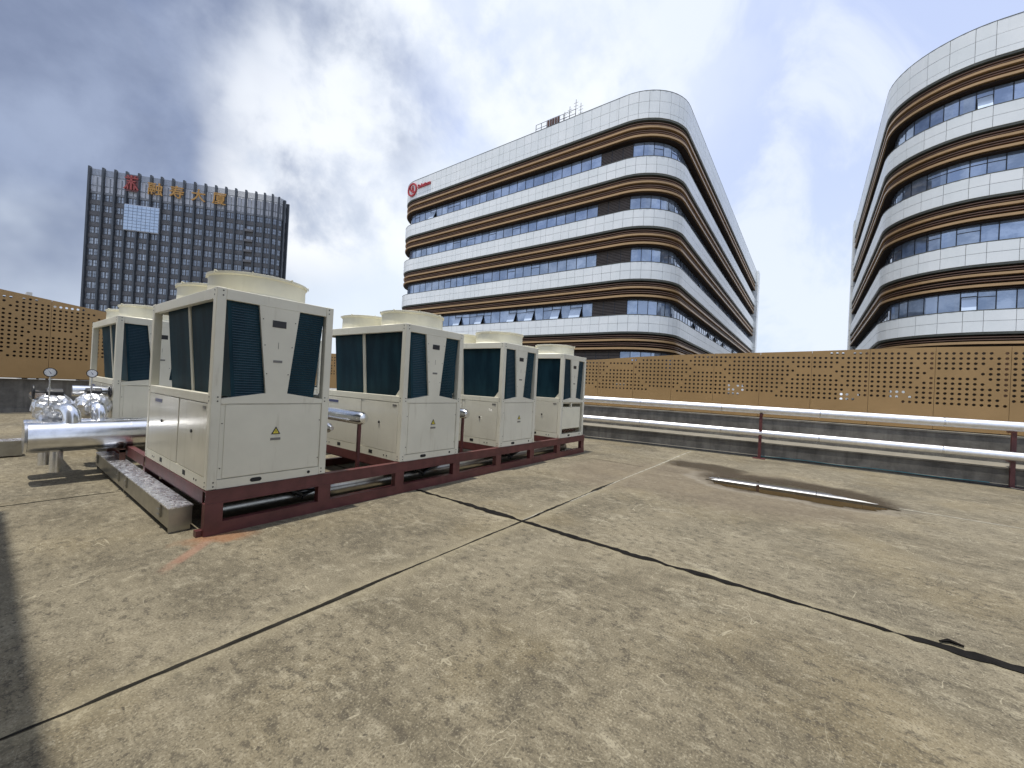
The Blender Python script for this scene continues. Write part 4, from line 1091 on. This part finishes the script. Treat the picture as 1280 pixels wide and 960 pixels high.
for i in range(nx*3//3):
    f = i/nx*3
    for q in range(nz):
        i0 = 3+int(f); u0 = f-int(f); u1 = u0+3/nx
        z0 = 46.4+q*(8.3/nz)
        def pp(ff, o): p = fpath[3][0].lerp(fpath[6][0], ff); return p+n_*o
        a, b = pp(i/nx+.006, .25), pp((i+1)/nx-.006, .25); a2, b2_ = pp(i/nx+.006, 0), pp((i+1)/nx-.006, 0)
        led.hexa([(a.x, a.y, z0+.08), (b.x, b.y, z0+.08), (b2_.x, b2_.y, z0+.08), (a2.x, a2.y, z0+.08)], [(a.x, a.y, z0+.98), (b.x, b.y, z0+.98), (b2_.x, b2_.y, z0+.98), (a2.x, a2.y, z0+.98)])
# the pale square is proud of the columns
for i_ in range(len(led.v)): v = Vector(led.v[i_]); led.v[i_] = (v.x+n_.x*1.0, v.y+n_.y*1.0, v.z)
TP(led, 'glazed_square', 'led')
lf = MB(); a, b = fpath[3][0]+n_*1.03, fpath[6][0]+n_*1.03; a0, b0 = fpath[3][0]+n_*.02, fpath[6][0]+n_*.02
lf.hexa([(a.x, a.y, 46.3), (b.x, b.y, 46.3), (b0.x, b0.y, 46.3), (a0.x, a0.y, 46.3)], [(a.x, a.y, 54.9), (b.x, b.y, 54.9), (b0.x, b0.y, 54.9), (a0.x, a0.y, 54.9)]); TP(lf, 'square_frame', 'tower_pale')
def tmat(i, z):
    i0 = int(i); p = fpath[i0][0].lerp(fpath[i0+1][0], i-i0)+n_*1.25
    return Matrix(((h.x, 0, n_.x, p.x), (h.y, 0, n_.y, p.y), (0, 1, 0, z), (0, 0, 0, 1)))
for ch_, i in (('融', 5.5), ('寿', 7.45), ('大', 9.45), ('厦', 11.45)):
    text_mesh('rooftop_character', ch_, 4.4, .15, M['gold_letter'], tmat(i, 60.7), tw, .05)
er = MB()   # red emblem: radiating bars
mt = tmat(3.5, 61.9)
for (x0, y0, x1, y1, w) in ((0, -2.3, 0, 2.4, .5), (-1.8, 1.5, 1.8, 1.5, .4), (-1.2, .5, 1.2, .5, .35), (-.2, .4, -1.9, -2.2, .4), (.2, .4, 1.9, -2.2, .4), (-.9, -.2, -.9, -2.2, .35), (.9, -.2, .9, -2.2, .35), (-1.2, 2.3, -.6, 1.5, .3), (1.2, 2.3, .6, 1.5, .3)):
    a = Vector((x0, y0)); b = Vector((x1, y1)); d = (b-a).normalized(); s_ = Vector((-d.y, d.x))*w/2
    vs = []
    for z in (0, .3):
        for p in (a-s_, b-s_, b+s_, a+s_): vs.append(tuple(mt @ Vector((p.x, p.y, z))))
    er.hexa(vs[:4], vs[4:])
TP(er, 'red_emblem', 'red_dull')
bk_ = MB(); 
a = fpath[3][0]+n_*1.02; b = fpath[4][0]+n_*1.02
bk_.hexa([(a.x, a.y, 59.2), (b.x, b.y, 59.2), (b.x-n_.x*.1, b.y-n_.y*.1, 59.2), (a.x-n_.x*.1, a.y-n_.y*.1, 59.2)], [(a.x, a.y, 64.6), (b.x, b.y, 64.6), (b.x-n_.x*.1, b.y-n_.y*.1, 64.6), (a.x-n_.x*.1, a.y-n_.y*.1, 64.6)]); TP(bk_, 'emblem_back', 'red_emblem')
# lower stepped wing on the tower's right end
for (x, y, sx, sy, zt) in ((B.x+4.2, B.y+9.0, 4.6, 10, 64.2), (B.x+8.0, B.y+16, 3.6, 12, 60.8)):
    TP(MB().box(x-sx/2, x+sx/2, y-sy/2, y+sy/2, -12, zt), 'end_wing', 'tower_fin')
    for q in range(8): TP(MB().box(x-sx/2+.5, x+sx/2-.5, y-sy/2-.08, y-sy/2, 50-q*4, 51.8-q*4), 'wing_window', 'tglass')
for ch in tw.children: ch.matrix_parent_inverse = Matrix.Translation(-Vector(tw.location))
# small far roof above the left screen
fb = empty('distant_building', (9, 120, -12)); tag(fb, 'tiny pale rooftop peeping over the bronze screen at the far left', 'building')
c = skydir(52, 373); q = 150/math.hypot(c.x, c.y); bx, by, bz = c.x*q, c.y*q, CAMH+c.z*q
for (dx, w, z1) in ((-1.5, 2.6, -.2), (1.4, 2.2, -.9), (-1.9, .9, 1.1)):
    o = MB().box(bx+dx-w/2, bx+dx+w/2, by, by+8, -12, bz+z1).obj('wall', M['render_wall'], fb); fp(o, fb)
print('objects', len(scene.objects), 'tris', sum(len(o.data.polygons) for o in scene.objects if o.type == 'MESH'))
